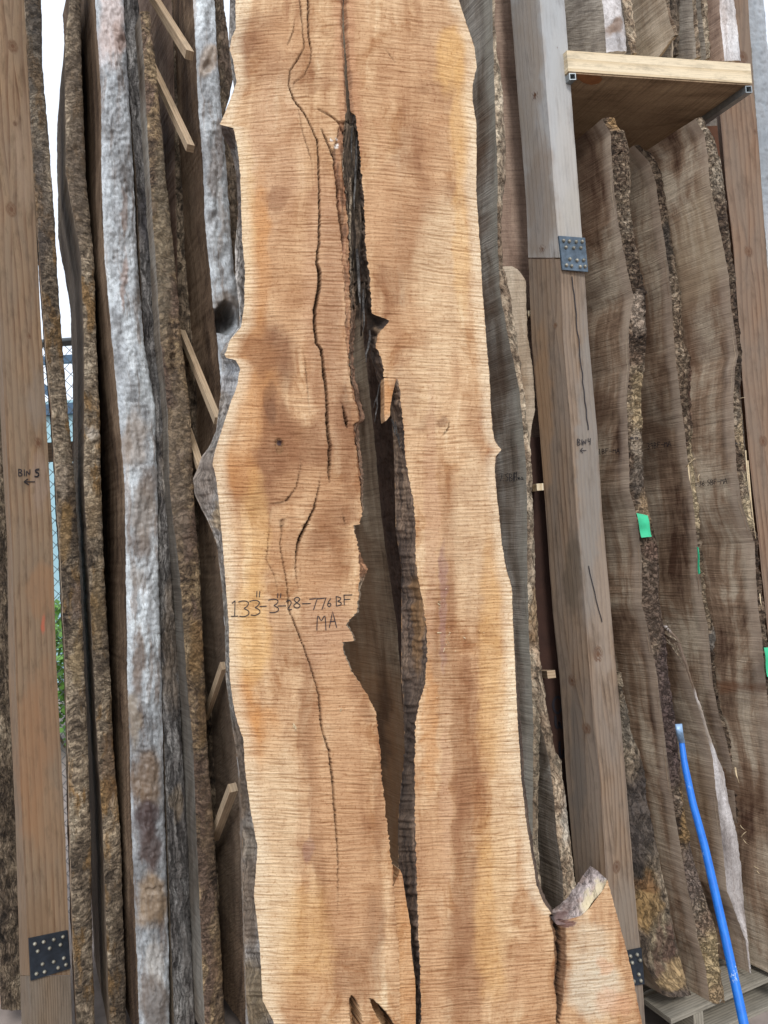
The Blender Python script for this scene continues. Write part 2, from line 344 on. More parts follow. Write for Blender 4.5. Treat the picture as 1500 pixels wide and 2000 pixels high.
SLABS = {}
SEED = [10]
def slab(name, label, arris, right, Y, face, bark, group=None, dx=-.62, W=.5, ytop=-230, zbot=.12, ybot=None,
         bulge=.010, rough=.006, lump=20., lv=1.3, fis=1., k=.55, drop=0., dents=(), stains=(), fstains=(), sap=None, cut=None, cat='wood slab', step=3.0, edge_part='bark_edge', jit=1.0, wav=0.):
    SEED[0] += 7; sd_ = SEED[0]
    D = np.array([dx, 1.0, 0]); D /= np.linalg.norm(D)
    yb = ybot if ybot is not None else y_at_z(float(interp_ex(arris, 2000)), Y, zbot)
    n = max(8, int((yb - ytop) / step)); ys = np.linspace(ytop, yb, n)
    xa = interp_ex(arris, ys) + jit * (.9 * fbm(ys / 22., ys * 0, sd_, 3) + .5 * vn(ys / 5., ys * 0, sd_ + 3))
    xb = interp_ex(right, ys) + jit * (1.1 * fbm(ys / 18., ys * 0 + 5, sd_ + 1, 3) + .7 * vn(ys / 5., ys * 0 + 9, sd_ + 4))
    xb = np.maximum(xb, xa + 1.0)
    wd = (xb - xa) / F_PX * Y
    A = P(xa, ys, np.full(n, Y)); B = P(xb, ys, Y + k * wd)
    g0 = sd_ * 1.37
    root = empty(name, (A[-1, 0], Y, A[-1, 2]), label, cat, group)
    # board
    mb = MB(); C = 14
    fr = np.linspace(0, 1, C) ** 1.6
    ztop = A[0, 2]
    def wide(S0, flip, goff):
        V = S0[:, None, :] + D[None, None, :] * (W * fr)[None, :, None]
        if drop: V[..., 2] -= drop * fr[None, :] * np.exp(-(ztop - V[..., 2]) / .12)
        if cut: V[..., 2] = np.maximum(V[..., 2], A[-1, 2] + cut[0] * (1 - W * fr[None, :] / cut[1]))
        nr = np.array([D[1], -D[0], 0]) * .0022
        V[:, 1:, :] += (fbm(ys[:, None] / 60., fr[None, 1:] * 6, sd_ + goff, 2))[..., None] * nr
        Gm = np.stack([np.broadcast_to(W * fr, (n, C)) + g0 + goff, V[..., 2] + g0], -1)
        pxs = np.broadcast_to(xa[:, None] - 90 * fr[None, :], (n, C)); pys = np.broadcast_to(ys[:, None], (n, C))
        S = blobs(pxs, pys, fstains, (n, C)) if fstains else np.zeros((n, C, 4))
        if sap:
            e = (1 - sstep(sap[0] * .5, sap[0], W * fr[None, :] + .02 * fbm(ys[:, None] / 70., fr[None] * 0, sd_ + 9, 3))) * .75 * np.ones((n, 1))
            k0 = e * (1 - S[..., 3]); na = k0 + S[..., 3]
            for j in range(3): S[..., j] = (sap[1][j] * k0 + S[..., j] * S[..., 3]) / np.maximum(na, 1e-5)
            S[..., 3] = na
        mb.grid(V, Gm, S, 0, flip)
        return V
    VA = wide(A, True, 0); VB = wide(B, False, 2)
    mb.grid(np.stack([VA[:, -1], VB[:, -1]], 1), None)                       # back
    for r in (0, -1):
        V = np.stack([VA[r], VB[r]], 0); G = np.stack([V[..., 0] * 1 + g0, V[..., 1] * 2 + g0], -1)
        mb.grid(V, G)
    inn = D * .012
    if not any(d_[4] > .03 for d_ in dents): mb.grid(np.stack([A + inn, B + inn], 1), None)
    board = mb.build('board', face, root)
    # edge
    Cb = int(min(30, max(8, wd.mean() * F_PX / Y / 2.4))); u = np.linspace(0, 1, Cb)
    V = A[:, None, :] * (1 - u)[None, :, None] + B[:, None, :] * u[None, :, None]
    pxs = xa[:, None] * (1 - u) + xb[:, None] * u; pys = np.broadcast_to(ys[:, None], pxs.shape)
    prof = np.sqrt(np.clip(1 - (2 * u - 1) ** 2, 0, 1))[None, :]
    h = bulge * prof + rough * prof ** .6 * (fbm(pxs / lump, pys / (lump * lv), sd_ + 20, 5) * 1.5 + .22 * vn(pxs / 4.5, pys / 5.5, sd_ + 30) - fis * .9 * (1 - sstep(.0, .12, np.abs(fbm(pxs / 9., pys / 15., sd_ + 40, 4)))))
    for (x, y, rx, ry, dp) in dents:
        d = np.sqrt(((pxs + 3 * vn(pxs / 8., pys / 8., 3) - x) / rx) ** 2 + ((pys + 4 * vn(pxs / 9., pys / 9., 4) - y) / ry) ** 2)
        h = h - dp * (1 - sstep(.75, 1.05, d)) * (prof ** .3)
    V = V - D[None, None, :] * h[..., None]
    if cut: V[..., 2] = np.maximum(V[..., 2], A[-1, 2] + cut[0])
    G = np.stack([(pxs - xa[:, None]) / F_PX * Y + g0, V[..., 2] + g0 * 2], -1)
    S = blobs(pxs, pys, stains, pxs.shape) if stains else None
    mb = MB(); mb.grid(V, G, S, 0)
    for r in (0, -1):                                                          # close both ends
        mb.grid(np.stack([V[r], V[r] + D * .02], 0), None)
    mb.build(edge_part, bark, root)
    SLABS[label] = dict(ar=arris, Y=Y, D=D, root=root)
    return root, dict(ar=arris, Y=Y, D=D, root=root)
def mkslab(name, label, arris, right, Y, face, bark, **kw):
    return slab(name, label, arris, right, Y, M[face], M[bark], **kw)

def on_face(px, py, info, off=.003):
    """point on a slab's wide face, seen at that spot"""
    xa = float(interp_ex(info['ar'], py)); A = P(xa, py, info['Y'] * np.ones(())); D = info['D']
    r = ray(px, py); C = np.array([0, 0, CAMZ]); nrm = np.array([D[1], -D[0], 0])
    t = np.dot(A - C, nrm) / np.dot(r, nrm)
    return C + r * t - r / np.linalg.norm(r) * off

# hand lettering: strokes in a unit box, y down
GL = {
 '1': [[(.2, .2), (.55, 0), (.5, 1)], [(.1, 1), (.9, .98)]],
 '3': [[(.0, .1), (.5, 0), (.95, .12), (.75, .4), (.4, .48), (.9, .6), (.95, .85), (.5, 1.0), (.1, .95)]],
 '2': [[(.05, .2), (.4, 0), (.85, .15), (.8, .45), (.1, .98), (.95, .92)]],
 '8': [[(.5, .5), (.1, .25), (.5, 0), (.9, .2), (.5, .5), (.05, .75), (.5, 1), (.95, .75), (.5, .5)]],
 '7': [[(0, .08), (.95, 0), (.5, 1)]], '.': [[(.3, .9), (.5, 1.0)]],
 '6': [[(.8, .0), (.25, .45), (.1, .8), (.5, 1), (.9, .75), (.6, .5), (.2, .65)]],
 '9': [[(.85, .2), (.4, .0), (.1, .25), (.4, .5), (.85, .3), (.8, 1.)]],
 '5': [[(.95, 0), (.25, .02), (.2, .42), (.7, .4), (.9, .7), (.6, .98), (.05, .95)]],
 '4': [[(.1, 0), (.12, .5), (.9, .45)], [(.8, 0), (.75, 1)]],
 'B': [[(.1, 0), (.12, 1)], [(.1, .03), (.8, .12), (.7, .42), (.15, .48), (.9, .65), (.8, .92), (.12, 1)]],
 'F': [[(.1, 0), (.12, 1)], [(.05, .02), (1, 0)], [(.1, .45), (.75, .42)]],
 'M': [[(.05, 1), (.1, 0), (.5, .62), (.9, .0), (.97, 1)]],
 'A': [[(0, 1), (.45, 0), (1, 1)], [(.15, .62), (.85, .6)]],
 'I': [[(.5, 0), (.5, 1)]], 'O': [[(.5, 0), (.05, .2), (.0, .6), (.3, .97), (.7, .97), (1, .6), (.95, .2), (.5, 0)]], 'E': [[(0, 0), (.02, .98), (.5, 1), (.48, .3), (.52, .98), (1, 1), (.98, .0)]], 'N': [[(.1, 1), (.1, 0), (.85, 1), (.9, 0)]],
 'm': [[(.05, .45), (.1, 1), (.12, .6), (.35, .5), (.45, 1), (.5, .6), (.8, .5), (.9, 1)]],
 'a': [[(.85, .5), (.3, .5), (.15, .8), (.4, 1), (.8, .8), (.85, .5), (.95, 1)]],
 '-': [[(.0, .55), (1, .5)]], '"': [[(.25, 0), (.2, .9)], [(.8, 0), (.7, .9)]], '<': [[(1, .5), (.0, .5), (.4, .0)], [(.0, .5), (.45, 1)]],
}
def write(items, fn, parent, wpx=1.5, name='handwriting'):
    mb = MB()
    for (ch, x, y, w_, h_) in items:
        for st in GL[ch]:
            pts = []
            for a, b in zip(st[:-1], st[1:]):
                for t in np.linspace(0, 1, 4)[:-1]: pts.append((a[0] + (b[0] - a[0]) * t, a[1] + (b[1] - a[1]) * t))
            pts.append(st[-1]); pts = np.array(pts)
            if len(pts) > 6 and len(st) > 3:                                   # round the corners a little
                for _ in range(2): pts[1:-1] = (pts[:-2] + 2 * pts[1:-1] + pts[2:]) / 4
            q = pts * [w_, h_] + [x, y]
            t = np.gradient(q, axis=0); t /= np.linalg.norm(t, axis=1)[:, None] + 1e-9
            nn = np.stack([-t[:, 1], t[:, 0]], 1) * (wpx / 2)
            V = np.array([[fn(*(p - m)), fn(*(p + m))] for p, m in zip(q, nn)])
            mb.grid(V)
    return mb.build(name, M['ink'], parent, smooth=False)
def line_text(s, x, y, w_, h_, gap, slope=0.0):
    out = []
    for ch in s:
        if ch != ' ': out.append((ch, x, y, w_ * (.4 if ch in '.I' else 1), h_))
        x += (w_ * (.4 if ch in '.I' else 1) + gap); y += (w_ + gap) * slope
    return out

# ------------------------------------------------------------------ setting
def sheet(name, x0, x1, y0, y1, z, m, kind='structure'):
    mb = MB(); xs = np.linspace(x0, x1, 40); ys = np.linspace(y0, y1, 40)
    V = np.stack(np.broadcast_arrays(xs[None, :], ys[:, None], np.array(z)), -1)
    mb.grid(V, V[..., :2]); return tag(mb.build(name, m), kind=kind)
sheet('ground', -300, 300, -300, 300, 0, M['concrete'])

# pale building, its trim and the bush beyond the fence
bd = empty('storage_building', (-4.6, 11, 0), 'pale clad building with blue-grey steel band, seen beyond the chain-link fence', 'building')
def wallbox(name, x0, x1, y0, y1, z0, z1, m, parent):
    mb = MB(); mb.box((x0, y0, z0), (x1 - x0, 0, 0), (0, y1 - y0, 0), (0, 0, z1 - z0)); return mb.build(name, m, parent, smooth=False)
wallbox('wall', -9, -2.2, 11, 15, 0, 4.2, M['wall'], bd)
wallbox('band', -9.02, -2.18, 10.9, 11, 3.98, 4.14, M['trim'], bd)
wallbox('band', -9.02, -2.18, 10.9, 11, 4.75, 4.86, M['trim'], bd)
mb = MB(); mb.box((-5.6, 10.92, 4.86), (.9, 0, -.75), (0, .08, 0), (.06, 0, .1)); mb.build('brace', M['trim'], bd, smooth=False)
bush = empty('bush', (-3.2, 7.2, 0), 'green bush growing beyond the fence, seen in the slit beside the numbered post', 'bush')
mb = MB(); rng = np.random.RandomState(3)
for k in range(2600):
    t = rng.rand(3); c = np.array([-3.2 + (t[0] - .5) * 1.6, 7.2 + (t[1] - .5) * 1.0, .1 + 1.35 * t[2] ** .8 * (1 - .5 * abs(t[0] - .5))])
    a = rng.randn(3); a /= np.linalg.norm(a); b = np.cross(a, rng.randn(3)); b /= np.linalg.norm(b); L = .05 + .04 * rng.rand()
    mb.grid(np.array([[c, c + b * L * .5], [c + a * L, c + a * L + b * L * .5]]))
tag(mb.build('foliage', M['leaf'], bush), kind='stuff')
mb = MB()
for k in range(9):
    x = -3.2 + (rng.rand() - .5) * .4; q = np.array([x, 7.2, 0]); e = q + np.array([(rng.rand() - .5) * 1.2, (rng.rand() - .5) * .7, 1.1])
    mb.box(q, (.02, 0, 0), (0, .02, 0), e - q)
mb.build('stem', M['stem'], bush)

# chain-link fence
FY = 3.75
def tube(mb, pts, r, n=8, mat=0, g=None):
    pts = np.array(pts, float); T = np.gradient(pts, axis=0); T /= np.linalg.norm(T, axis=1)[:, None]
    up = np.array([0, 0, 1.0]) if abs(T[0][2]) < .9 else np.array([0, 1.0, 0])
    r = np.broadcast_to(np.asarray(r, float), (len(pts),))
    U = np.cross(T, up); U /= np.linalg.norm(U, axis=1)[:, None]; W_ = np.cross(U, T)
    a = np.linspace(0, 2 * math.pi, n + 1)
    V = pts[:, None, :] + r[:, None, None] * (U[:, None, :] * np.cos(a)[None, :, None] + W_[:, None, :] * np.sin(a)[None, :, None])
    G = np.stack(np.broadcast_arrays((a * r.mean())[None, :], np.arange(len(pts))[:, None] * .05), -1)
    mb.grid(V, G, mat=mat)
    for k in (0, -1): mb.grid(np.stack([V[k], np.broadcast_to(pts[k], V[k].shape)], 0))
railz = float(P(112, 669, FY * np.ones(()))[2])
fn_ = empty('chain_link_fence', (-1.7, FY, 0), 'galvanised chain-link fence with a grey top rail behind the leftmost slabs', 'fence')
mb = MB(); tube(mb, [(-3.4, FY, railz), (.6, FY, railz)], .021, 10); mb.build('top_rail', M['galv'], fn_)
for x in (-3.3, -.6):
    mb = MB(); tube(mb, [(x, FY, 0), (x, FY, railz + .03)], .024, 10); mb.build('fence_post', M['galv'], fn_)
mb = MB(); cell = .056
for k in range(-60, 120):
    for sg in (1, -1):
        x0 = -3.3 + k * cell * 1.05; z0, z1 = .04, railz
        pts = []
        zz = np.array([z0, z1]); xx = x0 + sg * (zz - z0) * .95
        if sg < 0: xx = xx + (z1 - z0) * .95
        # clip to the fence panel
        lo, hi = -3.3, -.62
        if xx.max() < lo or xx.min() > hi: continue
        t0, t1 = 0., 1.
        dx_ = xx[1] - xx[0]
        ta, tb = sorted(((lo - xx[0]) / dx_, (hi - xx[0]) / dx_)); t0, t1 = max(t0, ta), min(t1, tb)
        if t1 - t0 < .02: continue
        p = np.array([xx[0] + dx_ * t0, FY + sg * .002, z0 + (z1 - z0) * t0]); q = np.array([xx[0] + dx_ * t1, FY + sg * .002, z0 + (z1 - z0) * t1])
        tube(mb, [p, q], .0016, 4)
tag(mb.build('wire_mesh', M['galv'], fn_), kind='stuff')

# wooden crosspiece and prop at the back of the left bin
cb = empty('rear_crosspiece', P(140, 885, np.array(3.4)), 'dark brown rear crosspiece on an upright, glimpsed between the two thin slabs', 'wooden frame')
mb = MB(); p = P(60, 866, np.array(3.4)); q = P(215, 858, np.array(3.4)); mb.box(p, q - p, (0, .05, 0), (0, 0, -.085)); mb.build('rail', M['fir_brown'], cb, smooth=False)
mb = MB(); p = P(136, 905, np.array(3.42)); mb.box((p[0], p[1], 0.0), (.09, 0, 0), (0, .05, 0), (0, 0, p[2])); mb.build('upright', M['fir_red'], cb, smooth=False)

# ------------------------------------------------------------------ posts
def timber(name, m, parent, tl, ta, tr, Ya, T, Wd, y0, y1, knots=(), seed=1, stains=()):
    """rectangular timber: left, arris and right edges of the photograph as tables (row, x)"""
    n = max(6, int((y1 - y0) / 3)); ys = np.linspace(y0, y1, n)
    j = lambda s: .5 * fbm(ys / 40., ys * 0, seed + s, 3)
    th = math.radians(31); e1 = np.array([math.cos(th), math.sin(th), 0]); e2 = np.array([-math.sin(th), math.cos(th), 0])
    A = P(interp_ex(ta, ys) + j(0), ys, np.full(n, Ya)); B = P(interp_ex(tr, ys) + j(1), ys, np.full(n, Ya + Wd * math.sin(th)))
    L = P(interp_ex(tl, ys) + j(2), ys, np.full(n, Ya + T * math.cos(th)))
    Bk = L + (B - A)
    mb = MB()
    for (S0, S1, go, wd) in ((A, B, 0, Wd), (L, A, .5, T), (B, Bk, 1.0, T), (Bk, L, 1.6, Wd)):
        C = 40; u = np.linspace(0, 1, C)
        V = S0[:, None, :] * (1 - u)[None, :, None] + S1[:, None, :] * u[None, :, None]
        gx = np.broadcast_to(u * wd, (n, C)).copy(); gy = V[..., 2].copy()
        pxs = np.broadcast_to(interp_ex(ta, ys)[:, None], (n, C)) + (u[None, :] * (interp_ex(tr, ys) - interp_ex(ta, ys))[:, None] if go == 0 else -(1 - u)[None, :] * (interp_ex(ta, ys) - interp_ex(tl, ys))[:, None])
        pys = np.broadcast_to(ys[:, None], (n, C)); S = np.zeros((n, C, 4))
        if go < 1:
            S = blobs(pxs, pys, stains, (n, C)) if stains else S
            for (kx, ky, r) in knots:
                r = r * .8
                if (kx < interp_ex(ta, ky)) != (go == .5): continue
                q = np.argmin(abs(ys - ky)); uc = (kx - pxs[q, 0]) / (pxs[q, -1] - pxs[q, 0]); cx, cy = uc * wd, V[q, C // 2, 2]
                R = r / F_PX * Ya; dxx = gx * 1.0 - cx; dyy = (gy - cy)
                d = np.sqrt(dxx ** 2 + (dyy * .8) ** 2) + 1e-6
                k = np.exp(-(np.sqrt(dxx ** 2 + (dyy * .35) ** 2) / (R * 3.2)) ** 2)
                gx = gx + np.sign(dxx) * R * 1.1 * k * (1 - np.clip(abs(dxx) / (R * 5), 0, 1))
                inn = d < R
                gx = np.where(inn, d * 1.2, gx)
                rr = d / R; rings = .5 + .5 * np.cos(rr * 16)
                a = np.where(rr < 1.5, np.where(rr < .35, .95, .35 + .45 * rings) * (1 - sstep(1.0, 1.5, rr)), 0)
                for jx, cc in enumerate(lin(98, 70, 52)[:3]): S[..., jx] = np.where(a > S[..., 3], cc, S[..., jx])
                S[..., 3] = np.maximum(S[..., 3], a)
        G = np.stack([gx + go + seed, gy + seed * .7], -1)
        mb.grid(V, G, S)
    for r in (0, -1):
        V = np.array([[L[r], A[r]], [Bk[r], B[r]]]); mb.grid(V)
    return mb.build(name, m, parent, smooth=False)

def bolt_head(parent, c, nrm, r=.0062):
    mb = MB(); nrm = nrm / np.linalg.norm(nrm)
    u = np.cross(nrm, [0, 0, 1.0]); u /= np.linalg.norm(u); v = np.cross(u, nrm)
    a = np.linspace(0, 2 * math.pi, 9); ring = np.cos(a)[:, None] * u + np.sin(a)[:, None] * v
    V = np.array([c + ring * r * k + nrm * h for k, h in ((1, 0), (1, .004), (.75, .0065), (.0, .0075))])
    mb.grid(V); return mb.build('bolt', M['bolt'], parent)
def plate(parent, corners, Yc, spots, T=.006, steel='steel'):
    """corners in the photograph: tl, tr, br, bl with depths"""
    q = [P(x, y, np.array(Y)) for (x, y), Y in zip(corners, Yc)]
    nrm = np.cross(q[1] - q[0], q[3] - q[0]); nrm /= np.linalg.norm(nrm)
    if nrm[1] > 0: nrm = -nrm
    q = [p + nrm * .001 for p in q]; f = [p + nrm * T for p in q]
    mb = MB()
    u = np.linspace(0, 1, 12)
    V = np.array([[(f[0] * (1 - a) + f[1] * a) * (1 - b) + (f[3] * (1 - a) + f[2] * a) * b for a in u] for b in u])
    G = np.stack(np.broadcast_arrays(u[None, :] * .1, u[:, None] * .12), -1); mb.grid(V, G)
    for a, b in ((0, 1), (1, 2), (2, 3), (3, 0)): mb.grid(np.array([[q[a], q[b]], [f[a], f[b]]]))
    o = mb.build('splice_plate', M[steel], parent, smooth=False)
    for (a, b) in spots:
        c = (f[0] * (1 - a) + f[1] * a) * (1 - b) + (f[3] * (1 - a) + f[2] * a) * b
        bolt_head(o, c, nrm)
    return o
SPOTS = [(.14, .15), (.36, .15), (.62, .15), (.86, .13), (.2, .34), (.5, .34), (.78, .32), (.3, .68), (.58, .7), (.84, .68), (.14, .87), (.34, .88), (.68, .88), (.88, .86)]

# left post (marked BIN 5)
lp = empty('bin_post', P(70, 2150, np.array(2.62)), 'pale brown fir post marked BIN 5, the leftmost upright of the rack', 'post', 'upright posts of the slab rack')
LPl = [(0, -58), (660, -8), (1060, 14), (1330, 17), (1600, 30), (2000, 42)]
LPa = [(0, -40), (620, 0), (1060, 23), (1330, 31), (1820, 53), (2000, 62)]
LPr = [(0, 47), (200, 57), (469, 72), (636, 80), (794, 89), (1028, 102), (1296, 110), (1626, 127), (1864, 136), (2000, 141)]
yb0 = y_at_z(150, 2.65, 0.0)
timber('timber', M['fir_fresh'], lp, LPl, LPa, LPr, 2.62, .14, .17, -230, 1905, [(22, 410, 12), (24, 85, 11), (56, 655, 5), (74, 866, 9), (29, 238, 5)], 3,
       [(88, 1215, 6, 26, lin(190, 92, 70), .6), (80, 940, 20, 60, lin(150, 132, 120), .4), (90, 1600, 30, 90, lin(150, 120, 92), .4), (70, 1850, 40, 120, lin(122, 100, 78), .5), (60, 1480, 30, 180, lin(148, 110, 80), .45), (90, 1400, 30, 120, lin(146, 112, 84), .4), (80, 1150, 30, 60, lin(150, 112, 80), .4), (50, 300, 24, 120, lin(158, 138, 118), .4), (75, 780, 24, 60, lin(132, 120, 108), .5)])
timber('timber', M['fir_lower'], lp, LPl, LPa, LPr, 2.62, .14, .17, 1906, yb0, (), 9)
plate(lp, [(55, 1832), (131, 1816), (137, 1890), (59, 1914)], (2.62, 2.705, 2.705, 2.62), SPOTS, steel='steel_dark')
def flat_fn(ta, tr, Ya, Yb, off=.003):
    def fn(px, py):
        a, b = float(interp_ex(ta, py)), float(interp_ex(tr, py)); t = (px - a) / (b - a)
        A = P(a, py, np.array(Ya)); B = P(b, py, np.array(Yb))
        nrm = np.cross(B - A, [0, 0, 1.]); nrm /= np.linalg.norm(nrm)
        if nrm[1] > 0: nrm = -nrm
        r = ray(px, py); s_ = np.dot(A - [0, 0, CAMZ], nrm) / np.dot(r, nrm)
        return np.array([0, 0, CAMZ]) + r * s_ + nrm * off
    return fn
f5 = flat_fn(LPa, LPr, 2.62, 2.62 + .17 * math.sin(math.radians(31)))
write([('B', 35, 916, 9, 14), ('I', 45, 917, 4, 13), ('N', 50, 917, 9, 13), ('5', 66, 916, 11, 15), ('5', 67, 918, 10, 14), ('<', 46, 935, 22, 12)], f5, lp, 1.8)

# middle post (marked BIN 4)
mp = empty('bin_post', P(1230, 2100, np.array(2.55)), 'two-tone grey and brown fir post marked BIN 4, right of the big fresh slab', 'post', 'upright posts of the slab rack')
MPl = [(0, 997), (400, 1028), (664, 1038), (840, 1054), (1000, 1066), (1200, 1080), (1320, 1093), (1520, 1106), (1720, 1124), (2000, 1146)]
MPa = [(0, 1054), (400, 1084), (500, 1092), (664, 1100), (840, 1116), (1000, 1126), (1200, 1144), (1320, 1152), (1520, 1172), (1720, 1184), (2000, 1206)]
MPr = [(0, 1102), (400, 1132), (500, 1140), (664, 1150), (840, 1166), (1000, 1176), (1200, 1194), (1320, 1205), (1520, 1222), (1720, 1238), (1850, 1250), (2000, 1260)]
timber('timber', M['fir_grey'], mp, MPl, MPa, MPr, 2.5, .12, .12, -230, 503, [(1046, 190, 9), (1060, 485, 8), (1088, 92, 5)], 5,
       [(1074, 0, 24, 200, lin(172, 174, 174), .7), (1092, 180, 28, 150, lin(176, 176, 174), .7), (1104, 330, 28, 130, lin(178, 174, 168), .7), (1116, 450, 28, 90, lin(172, 166, 156), .6), (1030, 100, 34, 260, lin(150, 136, 120), .6), (1055, 400, 32, 150, lin(140, 124, 108), .6)])
timber('timber', M['fir_brown'], mp, MPl, MPa, MPr, 2.5, .12, .12, 506, y_at_z(1230, 2.52, 0.), [(1168, 1275, 13), (1118, 1330, 9), (1146, 1420, 9), (1204, 1690, 10), (1085, 640, 5)], 6,
       [(1150, 900, 26, 330, lin(134, 130, 124), .6), (1180, 1200, 22, 160, lin(150, 136, 122), .5), (1120, 1120, 18, 90, lin(88, 78, 66), .6), (1130, 1480, 16, 160, lin(104, 98, 92), .55), (1060, 830, 20, 200, lin(160, 128, 96), .5), (1218, 1880, 30, 190, lin(134, 124, 112), .6)])
plate(mp, [(1089, 462), (1140, 466), (1146, 532), (1097, 528)], (2.5, 2.555, 2.555, 2.5), SPOTS)
plate(mp, [(1222, 1856), (1250, 1850), (1256, 1920), (1232, 1924)], (2.53, 2.56, 2.56, 2.53), SPOTS[:7:2] + SPOTS[8::2], steel='steel_dark')
f4 = flat_fn(MPa, MPr, 2.5, 2.5 + .12 * math.sin(math.radians(31)))
write([('B', 1126, 857, 7, 13), ('I', 1134, 858, 3, 11), ('N', 1137, 858, 7, 12), ('4', 1147, 856, 6, 13), ('<', 1132, 875, 12, 10)], f4, mp, 1.4)
mb = MB()                                                        # long drying check on the front face
yy = np.linspace(540, 840, 60); xx = 1116 + (yy - 540) * .104 + 1.2 * vn(yy / 17., yy * 0, 2)
V = np.array([[f4(x - .9, y), f4(x + .9, y)] for x, y in zip(xx, yy)]); mb.grid(V); mb.build('drying_check', M['ink'], mp)
mb = MB(); yy = np.linspace(1105, 1215, 30); xx = 1148 + (yy - 1105) * .24 + 1.2 * vn(yy / 17., yy * 0, 2)
V = np.array([[f4(x - .8, y), f4(x + .8, y)] for x, y in zip(xx, yy)]); mb.grid(V); mb.build('drying_check', M['ink'], mp)

# right post
rp = empty('bin_post', P(1500, 1900, np.array(2.75)), 'reddish fir post at the right end of the bin, under the shelf corner', 'post', 'upright posts of the slab rack')
RPl = [(-100, 1384), (216, 1398), (360, 1412), (480, 1426), (664, 1438), (740, 1444), (900, 1458), (1040, 1474), (1260, 1496), (2000, 1556)]
RPa = [(-100, 1390), (216, 1406), (360, 1418), (480, 1432), (664, 1445), (740, 1450), (900, 1464), (1040, 1480), (1260, 1502), (2000, 1562)]
RPr = [(-100, 1455), (180, 1472), (280, 1482), (440, 1493), (560, 1501), (900, 1526), (1260, 1560), (2000, 1626)]
timber('timber', M['fir_red'], rp, RPl, RPa, RPr, 2.86, .14, .14, -230, y_at_z(1500, 2.7, 0.), [(1462, 492, 9), (1474, 252, 4), (1450, 108, 10), (1490, 860, 9)], 8)

# ------------------------------------------------------------------ shelf across the right bin
y1 = 2.56
def same_z(px, py, z):
    r = ray(px, py); return P(px, py, np.array((z - CAMZ) / r[2]))
shelf = empty('shelf', P(1290, 150, np.array(2.6)), 'thick pale new board shelf between the middle and right posts', 'shelf')
a = P(1110, 139, np.array(2.53)); z_ = a[2]; b = same_z(1469, 163, z_ - .0)
if b[1] > 2.9 or b[1] < 2.3: b = P(1469, 163, np.array(2.64)); b[2] = b[2]
c = P(1270, 302, np.array(2.64 * 1.17)); back = (c - b); back[2] = 0; back = np.array([-.42, 1, 0]) * .56
up = np.array([0, 0, .075])
def slabbox(nm, o, e1, e2, e3, m, parent, div=(30, 20)):
    mb = MB(); o, e1, e2, e3 = [np.array(t, float) for t in (o, e1, e2, e3)]
    for (p, u, v) in ((o, e1, e2), (o + e3, e1, e2), (o, e3, e1), (o + e2, e3, e1), (o, e3, e2), (o + e1, e3, e2)):
        s1 = np.linspace(0, 1, div[0]); s2 = np.linspace(0, 1, div[1])
        V = p + u * s1[None, :, None] + v * s2[:, None, None]
        lu, lv = np.linalg.norm(u), np.linalg.norm(v)
        G = np.stack(np.broadcast_arrays(s1[None, :] * lu, s2[:, None] * lv), -1)
        if lu > lv: G = G[..., ::-1]
        mb.grid(V, G + [o[0], .3])
    return mb.build(nm, m, parent, smooth=False)
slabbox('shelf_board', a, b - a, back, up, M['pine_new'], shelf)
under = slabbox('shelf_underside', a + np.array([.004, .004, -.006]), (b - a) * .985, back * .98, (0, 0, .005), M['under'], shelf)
def rail_channel(p, d, s=.03, t=.003):
    mb = MB(); d = np.array(d); e = np.array([1., .1, 0]); e /= np.linalg.norm(e); zz = np.array([0, 0, 1.])
    mb.box(p, e * s, d, zz * -t); mb.box(p + zz * -(s - t), e * s, d, zz * -t)
    mb.box(p + zz * -t, e * t, d, zz * -(s - 2 * t)); mb.box(p + e * (s - t) + zz * -t, e * t, d, zz * -(s - 2 * t))
    return mb.build('steel_rail', M['zinc'], shelf, smooth=False)
rail_channel(a + np.array([.002, .0, -.007]), back * .95, .024)
rail_channel(b + np.array([-.026, .0, -.007]), back * .95, .026)

zu = a[2] - .0085; kp = [(1124, 144), (1150, 146), (1172, 149), (1177, 155), (1170, 163), (1155, 166), (1140, 162), (1128, 154)]
q_ = np.array([same_z(x, y, zu) for x, y in kp + kp[:1]]); ctr = q_.mean(0); mb = MB(); mb.grid(np.stack([np.broadcast_to(ctr, q_.shape), q_], 0)); mb.build('heart_patch', M['patch'], shelf, smooth=False)
# backing sheets behind the slabs; the left bin's is added to block light
bk = MB(); bk.box((.42, 3.35, 0), (2.2, .0, 0), (0, .02, 0), (0, 0, 3.6)); tag(bk.build('plywood_backing', M['ply'], smooth=False), 'dark reddish plywood sheet closing the back of the bin behind the middle post', 'plywood sheet')

bk = MB(); bk.box((-1.355, 3.34, 0), (1.76, .0, 0), (0, .02, 0), (0, 0, 3.6)); tag(bk.build('plywood_backing', M['ply'], smooth=False), 'added dark reddish sheet blocking sky light behind the left bin', 'plywood sheet')  # added sheet: keeps light from the open rear out of the gaps

